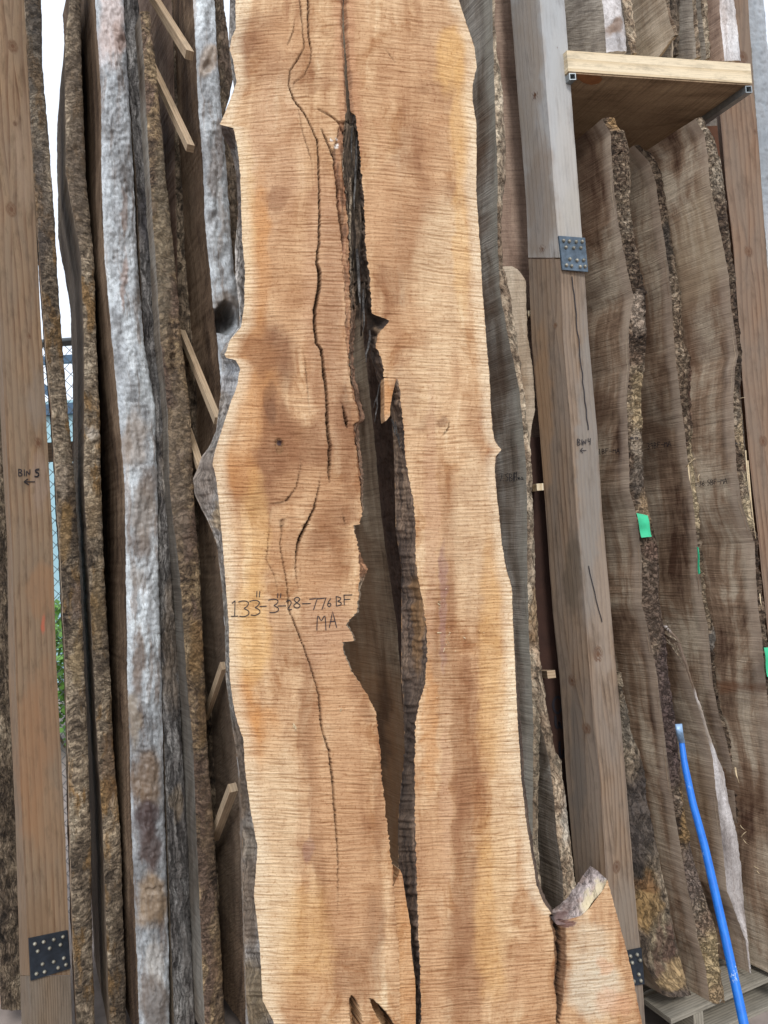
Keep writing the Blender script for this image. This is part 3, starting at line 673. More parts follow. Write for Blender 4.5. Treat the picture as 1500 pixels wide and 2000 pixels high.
# ------------------------------------------------------------------ slabs of the left bin
GLB = 'live-edge slabs standing on end in the left bin'
BK = lin
mkslab('live_edge_plank', 'narrow dark slab at the left edge of the frame, beyond the BIN 5 post', [(0, -110), (600, -70), (1320, -26), (1640, -8), (2000, 2)], [(0, -50), (600, 2), (1060, 26), (1320, 34), (1640, 46), (2000, 62)], 2.86, 'face_brown', 'bark_dark', group=GLB, W=.6)
mkslab('live_edge_plank', 'thin mottled bark slab just right of the BIN 5 post, sky on both sides', [(-100, 44), (0, 48), (134, 55), (335, 65), (670, 89), (794, 100), (960, 110), (1130, 120), (1330, 129), (1456, 133), (1626, 136), (1864, 143), (2000, 150)],
       [(-100, 78), (0, 80), (134, 83), (335, 100), (670, 121), (794, 132), (960, 147), (1130, 157), (1330, 166), (1456, 172), (1626, 177), (1864, 180), (2000, 185)], 2.62, 'face_brown', 'bark_moss', fis=.25, group=GLB, dx=-.47, W=.28,
       lump=9, rough=.005, stains=[(75, 150, 30, 230, BK(74, 70, 66), .55), (85, 400, 22, 120, BK(84, 76, 72), .5), (128, 1040, 16, 70, BK(164, 130, 80), .5), (122, 930, 12, 50, BK(176, 160, 140), .5), (150, 1290, 14, 50, BK(176, 152, 112), .5), (150, 1180, 16, 40, BK(132, 118, 112), .5)])
mkslab('live_edge_plank', 'slab with mottled bark whose peeled top end leans left of the silver slab', [(-60, 142), (0, 137), (60, 128), (134, 127), (335, 129), (502, 158), (670, 164), (794, 164), (960, 164), (1130, 174), (1330, 184), (1456, 190), (1626, 201), (1864, 209), (2000, 214)],
       [(-60, 156), (0, 157), (134, 159), (335, 167), (502, 183), (670, 188), (794, 194), (960, 198), (1130, 204), (1330, 216), (1456, 221), (1626, 235), (1864, 243), (2000, 247)], 2.66, 'face_grey', 'bark_moss', fis=.25, group=GLB, dx=-.50, W=.60,
       ytop=-40, lump=10, stains=[(150, 250, 26, 260, BK(112, 98, 84), .6), (182, 1000, 18, 50, BK(150, 124, 88), .4), (190, 1180, 16, 90, BK(150, 126, 90), .4), (178, 845, 14, 22, BK(186, 178, 166), .6), (215, 1500, 18, 80, BK(110, 82, 58), .5)], fstains=[(130, 500, 60, 620, BK(112, 100, 88), .6), (130, 1500, 80, 620, BK(60, 48, 40), .75)])
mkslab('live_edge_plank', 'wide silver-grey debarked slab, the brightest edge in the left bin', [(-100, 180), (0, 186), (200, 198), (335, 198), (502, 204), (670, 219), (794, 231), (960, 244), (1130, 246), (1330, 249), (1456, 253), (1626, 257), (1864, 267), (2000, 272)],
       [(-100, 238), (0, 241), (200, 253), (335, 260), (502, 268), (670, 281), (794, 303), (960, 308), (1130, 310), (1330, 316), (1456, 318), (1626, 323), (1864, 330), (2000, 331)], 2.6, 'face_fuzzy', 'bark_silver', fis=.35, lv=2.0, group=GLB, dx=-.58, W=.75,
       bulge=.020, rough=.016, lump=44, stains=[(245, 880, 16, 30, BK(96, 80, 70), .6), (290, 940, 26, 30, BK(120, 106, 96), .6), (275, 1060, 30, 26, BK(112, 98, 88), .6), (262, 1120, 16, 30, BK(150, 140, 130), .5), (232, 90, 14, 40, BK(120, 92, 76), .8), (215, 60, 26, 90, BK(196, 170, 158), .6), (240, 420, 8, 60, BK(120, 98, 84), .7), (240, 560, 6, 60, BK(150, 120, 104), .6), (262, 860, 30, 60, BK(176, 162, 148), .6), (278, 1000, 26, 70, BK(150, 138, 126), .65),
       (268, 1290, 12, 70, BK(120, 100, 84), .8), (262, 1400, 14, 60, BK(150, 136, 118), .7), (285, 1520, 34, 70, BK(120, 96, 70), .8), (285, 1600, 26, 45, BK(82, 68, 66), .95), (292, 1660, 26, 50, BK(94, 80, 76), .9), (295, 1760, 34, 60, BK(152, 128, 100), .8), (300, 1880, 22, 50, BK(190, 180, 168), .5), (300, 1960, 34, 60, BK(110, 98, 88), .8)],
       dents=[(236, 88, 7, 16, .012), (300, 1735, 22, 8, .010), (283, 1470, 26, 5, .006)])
mkslab('live_edge_plank', 'slim slate-grey slab squeezed right of the silver one', [(-100, 236), (0, 242), (134, 248), (335, 265), (502, 273), (670, 282), (794, 300), (960, 308), (1130, 310), (1330, 316), (1456, 321), (1626, 326), (1864, 335), (2000, 340)],
       [(-100, 266), (0, 270), (134, 278), (335, 288), (502, 300), (670, 311), (794, 318), (960, 328), (1130, 335), (1330, 350), (1456, 355), (1626, 366), (1864, 374), (2000, 381)], 2.68, 'face_grey', 'bark_slate', group=GLB, dx=-.6, W=.75,
       lump=16, stains=[(330, 900, 20, 90, BK(150, 136, 120), .5), (345, 1570, 12, 50, BK(140, 120, 92), .45), (335, 1250, 20, 150, BK(120, 104, 86), .6), (360, 1850, 14, 60, BK(120, 116, 112), .6), (290, 420, 16, 110, BK(70, 68, 72), .5)])
mkslab('live_edge_plank', 'brown furrowed slab with amber lower edge, its top showing a strip of sky', [(20, 274), (134, 282), (335, 292), (502, 304), (670, 314), (794, 327), (960, 332), (1130, 352), (1330, 365), (1456, 377), (1626, 384), (1864, 394), (2000, 400)],
       [(20, 292), (134, 305), (335, 323), (502, 341), (670, 355), (794, 371), (960, 378), (1130, 390), (1330, 400), (1456, 405), (1626, 418), (1864, 432), (2000, 439)], 2.62, 'face_green', 'bark_amber', fis=.25, group=GLB, dx=-.6, W=.75, ytop=24,
       lump=14, rough=.007, stains=[(320, 450, 22, 240, BK(140, 128, 108), .6), (350, 900, 26, 200, BK(136, 122, 106), .55), (385, 1270, 18, 70, BK(150, 116, 72), .5), (395, 1400, 14, 60, BK(138, 108, 70), .45), (405, 1600, 16, 120, BK(112, 92, 76), .6), (425, 1880, 18, 60, BK(126, 100, 72), .4)],
       dents=[(338, 710, 6, 22, .012)], fstains=[(340, 1400, 100, 700, BK(78, 74, 68), .6)])
mkslab('live_edge_plank', 'dull pinkish slab deep behind the diagonal stickers', [(-150, 318), (0, 335), (134, 340), (335, 342), (502, 346), (670, 350), (900, 360), (1300, 386), (2000, 430)],
       [(-150, 326), (0, 343), (134, 352), (335, 360), (502, 374), (670, 386), (900, 396), (1300, 412), (2000, 455)], 2.86, 'face_pink', 'bark_dark', group=GLB, dx=-.62, W=.5, fstains=[(330, 700, 40, 300, BK(120, 88, 70), .5)])
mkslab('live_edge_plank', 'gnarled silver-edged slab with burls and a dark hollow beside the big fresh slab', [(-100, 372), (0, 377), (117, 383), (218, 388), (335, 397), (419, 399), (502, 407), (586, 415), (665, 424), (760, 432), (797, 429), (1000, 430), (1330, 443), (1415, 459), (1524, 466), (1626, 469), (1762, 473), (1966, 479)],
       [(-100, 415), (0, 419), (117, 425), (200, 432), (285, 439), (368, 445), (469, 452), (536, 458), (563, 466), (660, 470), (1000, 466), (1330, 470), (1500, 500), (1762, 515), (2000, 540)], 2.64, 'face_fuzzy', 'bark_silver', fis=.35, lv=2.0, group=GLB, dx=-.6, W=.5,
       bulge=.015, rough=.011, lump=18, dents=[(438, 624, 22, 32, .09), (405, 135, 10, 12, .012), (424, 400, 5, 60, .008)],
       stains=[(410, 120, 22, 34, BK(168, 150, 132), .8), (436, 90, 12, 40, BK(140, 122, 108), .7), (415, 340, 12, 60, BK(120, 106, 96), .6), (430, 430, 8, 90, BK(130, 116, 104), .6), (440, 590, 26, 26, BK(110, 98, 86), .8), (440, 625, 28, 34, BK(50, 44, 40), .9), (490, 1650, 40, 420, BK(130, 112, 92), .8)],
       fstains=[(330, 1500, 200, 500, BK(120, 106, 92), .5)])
mkslab('live_edge_plank', 'dark brown bark slab in the narrow gap left of the big fresh slab', [(-100, 414), (0, 421), (200, 430), (400, 440), (700, 452)], [(-100, 430), (0, 436), (67, 445), (150, 455), (187, 450), (214, 440), (262, 446), (335, 464), (440, 468), (600, 470), (700, 470)], 2.78, 'face_brown', 'bark_dark', group=GLB, W=.4,
       stains=[(445, 60, 20, 160, BK(110, 92, 78), .7), (455, 380, 16, 120, BK(112, 98, 84), .6)])

# slab that shows through the split of the big one
sp1, _ = mkslab('live_edge_plank', 'grey-green sawn slab seen through the long split of the big fresh slab', [(-100, 664), (400, 694), (560, 704), (660, 710), (828, 728), (977, 742), (1052, 750), (1220, 775), (1328, 783), (1450, 790), (2000, 830)],
       [(-100, 700), (560, 755), (828, 775), (977, 800), (1328, 850), (2000, 900)], 2.56, 'face_split', 'bark_purple', group=GLB, W=.5, dx=-.6, fstains=[(700, 1200, 60, 200, BK(112, 84, 60), .6), (740, 1560, 90, 300, BK(120, 88, 60), .8), (760, 1450, 12, 160, BK(60, 42, 30), .7)], stains=[(770, 1000, 60, 900, BK(70, 52, 42), .8)])

# stickers between the slabs
def stick(label, near, Yn, far, Yf, w_, h_, m='stick', grp='diagonal wooden stickers between the slabs'):
    p = P(near[0], near[1], np.array(Yn)); q = P(far[0], far[1], np.array(Yf)); d = q - p
    sd1 = np.cross(d, [0, 0, 1.]); sd1 /= np.linalg.norm(sd1); up_ = np.cross(sd1, d); up_ /= np.linalg.norm(up_)
    mb = MB(); o = p - sd1 * w_ / 2 - up_ * h_ / 2; mb.box(o, sd1 * w_, up_ * h_, d)
    return tag(mb.build('sticker', M[m], smooth=False), label, 'wooden stick', grp)
stick('upper brown sticker, its sawn end showing beside the silvery burled slab', (370, 108), 2.56, (292, -16), 2.95, .028, .03)
stick('second brown sticker down, ending just below the first', (372, 290), 2.56, (296, 128), 2.95, .026, .026)
stick('pale sticker crossing the dark gap left of the silvery bark strip', (425, 822), 2.5, (342, 618), 2.95, .022, .028)
stick('short grey sticker end hidden behind the bark knob of the big slab', (392, 915), 2.6, (366, 836), 2.9, .024, .026)
stick('dark sticker sloping down left beside the foot of the big slab', (436, 1300), 2.56, (402, 1400), 2.8, .016, .03)
stick('lowest sticker with a pale edge, low beside the big slab', (455, 1538), 2.5, (418, 1636), 2.75, .028, .03)

# ------------------------------------------------------------------ slabs right of the big one
GRB = 'live-edge slabs standing on end in the right bin'
GMB = 'slabs between the big fresh slab and the middle post'
r1, i1 = mkslab('live_edge_plank', 'wavy grey-green slab directly behind the right edge of the big fresh slab', [(-120, 955), (0, 961), (80, 963), (180, 966), (352, 972), (440, 971), (520, 974), (580, 978), (664, 994), (760, 1014), (840, 1022), (920, 1028), (1000, 1030), (1140, 1030), (1260, 1034), (1324, 1038), (1420, 1042), (1640, 1040), (1800, 1050), (2000, 1062)],
       [(-120, 957), (0, 963), (80, 966), (180, 982), (280, 987), (352, 987), (392, 981), (440, 978), (520, 982), (580, 997), (664, 1009), (760, 1021), (840, 1031), (920, 1037), (1000, 1041), (1060, 1043), (1140, 1045), (1200, 1048), (1260, 1052), (1324, 1055), (1420, 1054), (1520, 1051), (1640, 1050), (1800, 1060), (2000, 1072)], 2.5, 'face_green', 'bark_pale', sap=(.045, lin(150, 146, 134)), group=GMB, W=.75,
       wav=1, stains=[(985, 250, 14, 160, BK(120, 100, 84), .6), (1040, 1200, 12, 60, BK(130, 98, 60), .6), (1045, 1500, 16, 200, BK(110, 98, 80), .6)],
       fstains=[(935, 320, 30, 200, BK(96, 72, 54), .8), (955, 640, 24, 120, BK(92, 72, 56), .7), (985, 800, 26, 160, BK(88, 70, 56), .8), (998, 1000, 22, 120, BK(84, 68, 54), .7)])
write(line_text('7.5BF', 974, 925, 7, 15, 1.2) + [('1', 1003, 922, 3, 16), ('1', 1007, 921, 3, 16)] + line_text('ma.', 1011, 926, 5, 12, .8), lambda x, y: on_face(x, y, i1, .012), r1, 1.2)
wp = P(940, 1100, np.array(2.69)); wq = P(1128, 1100, np.array(2.70)); wp[2] = wq[2] = .02
_w = slabbox('wide_plank', wp, wq - wp, (0, .022, 0), (.0, 0, 3.9), M['face_pink'], None, (20, 60)); tag(_w, 'broad plain pinkish plank filling the gap left of the middle post', 'plank')
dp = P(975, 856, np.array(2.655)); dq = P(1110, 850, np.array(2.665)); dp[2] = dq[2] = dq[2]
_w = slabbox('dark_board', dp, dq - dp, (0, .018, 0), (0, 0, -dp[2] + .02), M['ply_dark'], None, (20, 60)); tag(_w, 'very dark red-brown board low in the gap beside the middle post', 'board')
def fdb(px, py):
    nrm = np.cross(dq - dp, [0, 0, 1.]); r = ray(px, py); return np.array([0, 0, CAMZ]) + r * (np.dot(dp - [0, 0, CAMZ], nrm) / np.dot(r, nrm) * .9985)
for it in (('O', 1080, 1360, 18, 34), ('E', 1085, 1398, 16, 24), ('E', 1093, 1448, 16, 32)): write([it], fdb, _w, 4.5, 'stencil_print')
mkslab('live_edge_plank', 'short pale slab with a stepped top end, left of the middle post', [(520, 975), (900, 996)], [(520, 999), (526, 1010), (532, 1016), (540, 1022), (548, 1026), (552, 1027), (600, 1028), (660, 1031), (720, 1041), (800, 1045), (820, 1041), (844, 1036), (900, 1034)], 2.6, 'face_pale', 'face_pale', group=GMB, W=.04, ytop=520, ybot=None, zbot=1.4, dx=-.3, k=.15, bulge=.0, rough=.0006, fis=0)
mkslab('live_edge_plank', 'low grey slab with a twisted pale live edge beside the foot of the middle post', [(1300, 1036), (1412, 1054), (1480, 1072), (1560, 1082), (1640, 1088), (1700, 1098), (1752, 1100), (2000, 1120)], [(1300, 1056), (1400, 1070), (1468, 1084), (1486, 1097), (1506, 1097), (1568, 1106), (1640, 1114), (1700, 1120), (1728, 1124), (2000, 1150)], 2.5, 'face_green', 'bark_pale', group=GMB, W=.4, ytop=1300,
       stains=[(1080, 1450, 20, 70, BK(120, 104, 86), .5), (1105, 1600, 12, 60, BK(196, 190, 178), .5)])
stick('tiny yellow sticker end by the stepped slab, high in the gap', (1037, 612), 2.62, (1012, 622), 2.8, .02, .02, 'pine_new', 'sticker ends in the dark gap by the middle post')
stick('cream sticker end in the dark gap at mid height', (1055, 951), 2.56, (1022, 957), 2.75, .024, .024, 'pine_new', 'sticker ends in the dark gap by the middle post')
stick('reddish layered sticker end low in the dark gap', (1077, 1317), 2.56, (1035, 1315), 2.75, .03, .026, 'stick', 'sticker ends in the dark gap by the middle post')

# right bin, front to back
mkslab('live_edge_plank', 'dark slab with rotten yellow foot standing nearest the middle post on the pallet', [(1300, 1203), (1320, 1204), (1456, 1216), (1520, 1220), (1660, 1234), (1720, 1238), (1800, 1244), (1880, 1258), (1944, 1296)],
       [(1300, 1206), (1344, 1212), (1432, 1232), (1468, 1248), (1512, 1260), (1560, 1262), (1620, 1276), (1700, 1292), (1752, 1304), (1820, 1316), (1892, 1334), (1944, 1350)], 2.58, 'face_brown', 'bark_dark', sap=(.05, lin(170, 152, 134)), group=GRB, ytop=1312, ybot=1944, W=.5, bulge=.014, rough=.010,
       stains=[(1230, 1400, 30, 60, BK(120, 112, 100), .6), (1245, 1600, 40, 110, BK(78, 70, 66), .75), (1265, 1760, 30, 55, BK(170, 136, 86), .65), (1262, 1730, 30, 16, BK(120, 86, 56), .7), (1285, 1840, 24, 60, BK(186, 168, 136), .6), (1300, 1850, 12, 50, BK(104, 76, 66), .8), (1310, 1900, 30, 36, BK(192, 162, 118), .8), (1280, 1850, 8, 70, BK(110, 84, 70), .8), (1320, 1935, 26, 14, BK(96, 84, 76), .8)],
       fstains=[(1200, 1900, 90, 90, BK(110, 96, 66), .7)])
s1r, is1 = mkslab('live_edge_plank', 'tall furrowed-bark slab carrying a green tape tag, leftmost under the shelf', [(232, 1176), (260, 1192), (320, 1196), (380, 1200), (440, 1208), (500, 1220), (552, 1230), (580, 1238), (640, 1228), (720, 1230), (780, 1224), (840, 1226), (884, 1228), (960, 1230), (992, 1240), (1040, 1248), (1100, 1254), (1180, 1254), (1240, 1268), (1300, 1280), (1340, 1286), (1420, 1296), (1520, 1308), (1600, 1320), (1660, 1330), (1740, 1344), (1800, 1358), (1840, 1364), (1880, 1376), (1956, 1386)],
       [(232, 1200), (245, 1204), (262, 1220), (288, 1228), (340, 1232), (400, 1230), (472, 1240), (520, 1248), (568, 1260), (664, 1262), (680, 1262), (720, 1258), (760, 1252), (820, 1254), (900, 1254), (960, 1260), (1020, 1272), (1064, 1284), (1092, 1287), (1160, 1286), (1200, 1292), (1252, 1300), (1324, 1306), (1380, 1314), (1460, 1324), (1520, 1330), (1580, 1336), (1652, 1348), (1700, 1360), (1752, 1376), (1800, 1394), (1824, 1400), (1880, 1404), (1944, 1414)], 2.64, 'face_brown', 'bark_rough', sap=(.05, lin(170, 152, 134)), group=GRB, ytop=232, ybot=1957, W=.55, drop=.06, lump=9, rough=.010,
       stains=[(1195, 245, 14, 18, BK(200, 160, 110), .7), (1245, 620, 18, 40, BK(196, 176, 156), .8), (1240, 700, 16, 24, BK(120, 98, 80), .7), (1240, 790, 18, 70, BK(190, 166, 128), .7), (1242, 880, 14, 50, BK(190, 172, 150), .8), (1246, 940, 16, 50, BK(120, 108, 96), .7), (1255, 1000, 16, 40, BK(196, 166, 130), .7), (1270, 1080, 18, 30, BK(130, 104, 90), .7), (1275, 1180, 26, 90, BK(116, 98, 84), .8), (1300, 1400, 30, 200, BK(96, 80, 76), .85), (1335, 1600, 10, 70, BK(186, 150, 100), .5), (1355, 1700, 26, 80, BK(130, 114, 104), .8), (1380, 1800, 26, 20, BK(150, 124, 104), .6), (1385, 1880, 26, 80, BK(200, 176, 134), .75), (1395, 1940, 26, 24, BK(170, 144, 112), .8)],
       dents=[(1378, 1875, 6, 14, .014)],
       fstains=[(1150, 330, 40, 120, BK(88, 74, 62), .5), (1190, 560, 26, 60, BK(92, 66, 50), .5), (1185, 760, 30, 150, BK(84, 60, 46), .6), (1205, 1060, 30, 160, BK(92, 70, 54), .5), (1240, 1420, 34, 200, BK(96, 74, 56), .5), (1160, 620, 40, 110, BK(70, 46, 36), .6), (1150, 400, 30, 60, BK(110, 84, 66), .4), (1170, 700, 30, 500, BK(106, 74, 54), .35)])
s1b, is1b = mkslab('live_edge_plank', 'slab splintered at its top end, with a smooth white debarked foot behind the blue bar', [(1222, 1296), (1250, 1320), (1290, 1334), (1320, 1344), (1368, 1360), (1436, 1380), (1480, 1392), (1540, 1398), (1620, 1408), (1740, 1420), (1836, 1456)],
       [(1222, 1302), (1250, 1326), (1290, 1339), (1320, 1348), (1368, 1364), (1436, 1385), (1480, 1402), (1508, 1413), (1568, 1424), (1632, 1440), (1700, 1448), (1780, 1454), (1836, 1460), (1905, 1462)], 2.74, 'face_brown', 'bark_bluewhite', sap=(.05, lin(170, 152, 134)), group=GRB, ytop=1222, ybot=1900, W=.5, rough=.002, bulge=.006, fstains=[(1402, 1840, 34, 90, BK(70, 56, 46), .9), (1340, 1420, 20, 60, BK(84, 68, 56), .5), (1380, 1600, 20, 120, BK(140, 118, 92), .5)], stains=[(1330, 1290, 40, 130, BK(112, 94, 78), .95), (1372, 1420, 30, 60, BK(140, 124, 106), .8)])
s2r, is2 = mkslab('live_edge_plank', 'middle tall slab under the shelf, narrow dark bark and pale splintered edge', [(284, 1238), (316, 1268), (360, 1282), (400, 1286), (460, 1296), (512, 1304), (580, 1312), (664, 1316), (740, 1324), (800, 1332), (852, 1338), (900, 1344), (960, 1352), (1020, 1358), (1100, 1366), (1172, 1372), (1220, 1382), (1260, 1386), (1324, 1391), (1380, 1400), (1436, 1416), (1500, 1430), (1540, 1434), (1600, 1438), (1660, 1456), (1732, 1476), (1800, 1496), (1900, 1520)],
       [(284, 1244), (304, 1272), (340, 1291), (400, 1300), (452, 1308), (520, 1320), (580, 1330), (664, 1334), (700, 1350), (760, 1356), (812, 1362), (846, 1362), (862, 1347), (900, 1350), (960, 1358), (1020, 1364), (1100, 1371), (1172, 1378), (1220, 1392), (1240, 1397), (1270, 1393), (1324, 1395), (1380, 1404), (1436, 1422), (1480, 1438), (1520, 1441), (1540, 1438), (1600, 1442), (1660, 1462), (1732, 1482), (1800, 1502), (1900, 1526)], 2.8, 'face_brown', 'bark_rough', sap=(.05, lin(170, 152, 134)), group=GRB, ytop=284, W=.55, drop=.02, lump=8,
       stains=[(1300, 480, 10, 70, BK(70, 66, 62), .7), (1350, 960, 14, 110, BK(206, 186, 150), .8), (1375, 1150, 14, 80, BK(150, 132, 108), .6), (1392, 1240, 12, 30, BK(140, 134, 126), .8), (1350, 780, 8, 60, BK(120, 86, 74), .5)],
       fstains=[(1250, 420, 30, 100, BK(96, 78, 64), .5), (1280, 640, 26, 120, BK(90, 70, 56), .6), (1300, 860, 34, 140, BK(78, 60, 48), .6), (1310, 1080, 34, 120, BK(84, 70, 58), .5), (1300, 1240, 60, 70, BK(96, 66, 48), .6), (1280, 1290, 90, 70, BK(90, 70, 54), .5)])
s3r, is3 = mkslab('live_edge_plank', 'rightmost tall slab under the shelf, wide brown face with dark stains', [(232, 1358), (264, 1376), (300, 1382), (360, 1386), (420, 1400), (480, 1412), (540, 1424), (600, 1428), (664, 1438), (690, 1442), (720, 1436), (780, 1432), (840, 1434), (908, 1438), (980, 1448), (1032, 1464), (1060, 1474), (1120, 1476), (1180, 1480), (1240, 1488), (1300, 1492), (1400, 1502), (2000, 1560)],
       [(232, 1370), (272, 1394), (320, 1408), (380, 1416), (460, 1424), (520, 1432), (600, 1438), (664, 1443), (700, 1447), (760, 1443), (820, 1450), (900, 1452), (980, 1462), (1052, 1477), (1120, 1480), (1192, 1492), (1300, 1500), (1400, 1512), (2000, 1580)], 2.66, 'face_brown', 'bark_rough', sap=(.05, lin(170, 152, 134)), group=GRB, ytop=232, ybot=1925, W=.6, drop=.03, lump=8,
       stains=[(1448, 830, 10, 70, BK(190, 166, 130), .7), (1460, 960, 10, 90, BK(214, 194, 158), .8), (1440, 730, 8, 40, BK(60, 50, 44), .7)],
       fstains=[(1370, 560, 60, 90, BK(104, 76, 56), .5), (1380, 670, 50, 60, BK(96, 66, 48), .5), (1350, 870, 18, 24, BK(70, 62, 58), .8), (1400, 440, 30, 140, BK(200, 180, 150), .35), (1410, 1350, 120, 16, BK(110, 72, 48), .6), (1460, 1560, 60, 60, BK(104, 76, 56), .5)])
def txt(items, info, root, wp=1.2): write(items, lambda x, y: on_face(x, y, info, .014), root, wp)
txt(line_text('1BF-MA', 1168, 877, 6.2, 10, 1.0, -.04), is1, s1r)
txt(line_text('39BF-MA', 1263, 866, 6, 11, .9, -.12), is2, s2r)
txt([('-', 1354, 946, 7, 4)] + line_text('36.5BF-MA', 1364, 939, 5.8, 11, .9, -.1), is3, s3r)
mb_fn = lambda x, y: P(x, y, np.array(2.64 - .022)); write(line_text('ma', 1231, 848, 7, 11, 1), mb_fn, s1r, 1.2)
mb_fn = lambda x, y: P(x, y, np.array(2.66 - .022)); write(line_text('ma', 1436, 860, 5, 9, 1), mb_fn, s3r, 1.1)
# tape tags
def tape(label, pts, Y, curl=.006):
    q = [P(x, y, np.array(Yk)) for (x, y), Yk in zip(pts, Y)]
    u = np.linspace(0, 1, 8); V = np.array([[(q[0] * (1 - a) + q[1] * a) * (1 - b) + (q[3] * (1 - a) + q[2] * a) * b + np.array([0, -curl * math.sin(3.1 * a) - .004 * math.sin(6 * b), 0]) for a in u] for b in u])
    mb = MB(); mb.grid(V); mb.grid(V + np.array([0, .0012, 0])); return tag(mb.build('tape_tag', M['tape']), label, 'tape', 'green tape tags')
tape('green tape tag stuck on the furrowed-bark slab, fully in view', [(1243, 1002), (1265, 1007), (1273, 1048), (1253, 1050)], (2.615, 2.625, 2.625, 2.615))
tape('sliver of green tape on the pale edge of the middle tall slab', [(1361, 1068), (1364, 1070), (1368, 1118), (1364, 1122)], (2.77, 2.77, 2.77, 2.77))
tape('green tape cut by the right edge of the frame', [(1492, 1265), (1530, 1262), (1536, 1328), (1499, 1322)], (2.60, 2.62, 2.62, 2.60))
# splinters
def splinters(parent, items, Y, m='chip', name='splinter'):
    for (x0, y0, x1, y1_, wd) in items:
        n = 8; t = np.linspace(0, 1, n); bend = 4 * np.sin(t * 3.1) * (1 if (x0 + y0) % 2 else -1)
        p = P(x0 + (x1 - x0) * t + bend * .3, y0 + (y1_ - y0) * t, Y - .03 * np.sin(t * 2.5))
        mb = MB(); tube(mb, p, (wd / 2 / F_PX * Y) * (1 - .8 * t), 6); mb.build(name, M[m], parent)
splinters(s1b, [(1300, 1236, 1330, 1256, 9), (1298, 1232, 1312, 1218, 3), (1304, 1238, 1313, 1216, 2.5), (1306, 1226, 1304, 1206, 2), (1300, 1246, 1322, 1268, 4), (1306, 1250, 1330, 1290, 4), (1316, 1258, 1338, 1306, 4), (1322, 1262, 1332, 1280, 3), (1300, 1240, 1324, 1250, 4), (1296, 1250, 1316, 1262, 3)], 2.70, 'bark_pale')
splinters(s3r, [(1460, 900, 1476, 1052, 4), (1456, 880, 1468, 1000, 3), (1446, 778, 1456, 776, 2), (1484, 1160, 1490, 1192, 2.5), (1364, 940, 1366, 926, 4), (1352, 944, 1366, 940, 2)], 2.62)
splinters(s2r, [(1344, 908, 1352, 960, 3.5), (1340, 912, 1358, 894, 2.5), (1350, 900, 1360, 896, 2), (1448, 1634, 1458, 1624, 2.5), (1452, 1640, 1462, 1650, 2), (1470, 1690, 1488, 1700, 1.8), (1474, 1696, 1490, 1712, 1.8), (1446, 1612, 1456, 1622, 2), (1436, 1500, 1444, 1530, 4)], 2.77)
splinters(s1r, [(1394, 1846, 1406, 1842, 2), (1396, 1870, 1404, 1864, 2)], 2.6)

# rightmost weathered slab beyond the post
mkslab('live_edge_plank', 'hazy blue-grey board at the top right corner beyond the post', [(-150, 1450), (0, 1456), (100, 1468), (400, 1490), (900, 1530)], [(-150, 1482), (0, 1492), (100, 1500), (400, 1530), (900, 1570)], 3.2, 'face_top', 'bark_bluewhite', group=GRB, W=.3, stains=[(1480, 200, 60, 400, BK(150, 158, 164), .8)])
# small slabs on the shelf
GT = 'short slabs standing on the shelf'
zs = a[2] + .077
def top_slab(label, ar, ri, Y, face, bark, yb, **kw):
    kw.setdefault('lump', 12)
    return mkslab('short_plank', label, ar, ri, Y, face, bark, group=GT, ybot=yb, ytop=-200, W=.34, **kw)
top_slab('wide grey slab on the shelf with whitish knotted edge, next to the middle post', [(-200, 1158), (0, 1176), (60, 1182), (104, 1184)], [(-200, 1196), (0, 1212), (60, 1221), (104, 1224)], 2.60, 'face_top', 'bark_bluewhite', 103, stains=[(1200, 55, 14, 14, BK(130, 104, 84), .8), (1202, 85, 26, 20, BK(160, 158, 160), .5)])
top_slab('small brown-edged slab on the shelf, second from the left', [(-200, 1205), (0, 1216), (60, 1222), (105, 1232)], [(-200, 1212), (0, 1232), (60, 1240), (105, 1243)], 2.66, 'face_top', 'bark_pale', 106)
top_slab('pale slab on the shelf with its lower corner sawn off slanting', [(-200, 1285), (0, 1300), (40, 1308), (70, 1318), (108, 1317)], [(-200, 1289), (0, 1304), (40, 1311), (70, 1321), (108, 1320)], 2.64, 'face_pale', 'bark_pale', 109, cut=(.072, .13))
top_slab('grey-edged slab on the shelf right behind the pale cut one', [(-200, 1290), (0, 1306), (60, 1312), (109, 1314)], [(-200, 1312), (0, 1326), (60, 1325), (109, 1324)], 2.7, 'face_top', 'bark_dark', 109)
top_slab('narrow grey slab on the shelf with a pale wavy rim', [(-200, 1338), (0, 1352), (60, 1356), (112, 1360)], [(-200, 1342), (0, 1356), (60, 1361), (112, 1368)], 2.68, 'face_top', 'bark_pale', 113)
top_slab('slim mottled slab on the shelf left of the white-edged one', [(-200, 1362), (0, 1368), (60, 1374), (114, 1380)], [(-200, 1370), (0, 1379), (60, 1383), (114, 1384)], 2.72, 'face_top', 'bark_pale', 115)
top_slab('slab on the shelf with a smooth almost white edge, last on the right', [(-200, 1386), (0, 1405), (60, 1409), (118, 1415)], [(-200, 1412), (0, 1434), (60, 1441), (118, 1447)], 2.68, 'face_pink', 'bark_bluewhite', 119, rough=.003, bulge=.004)

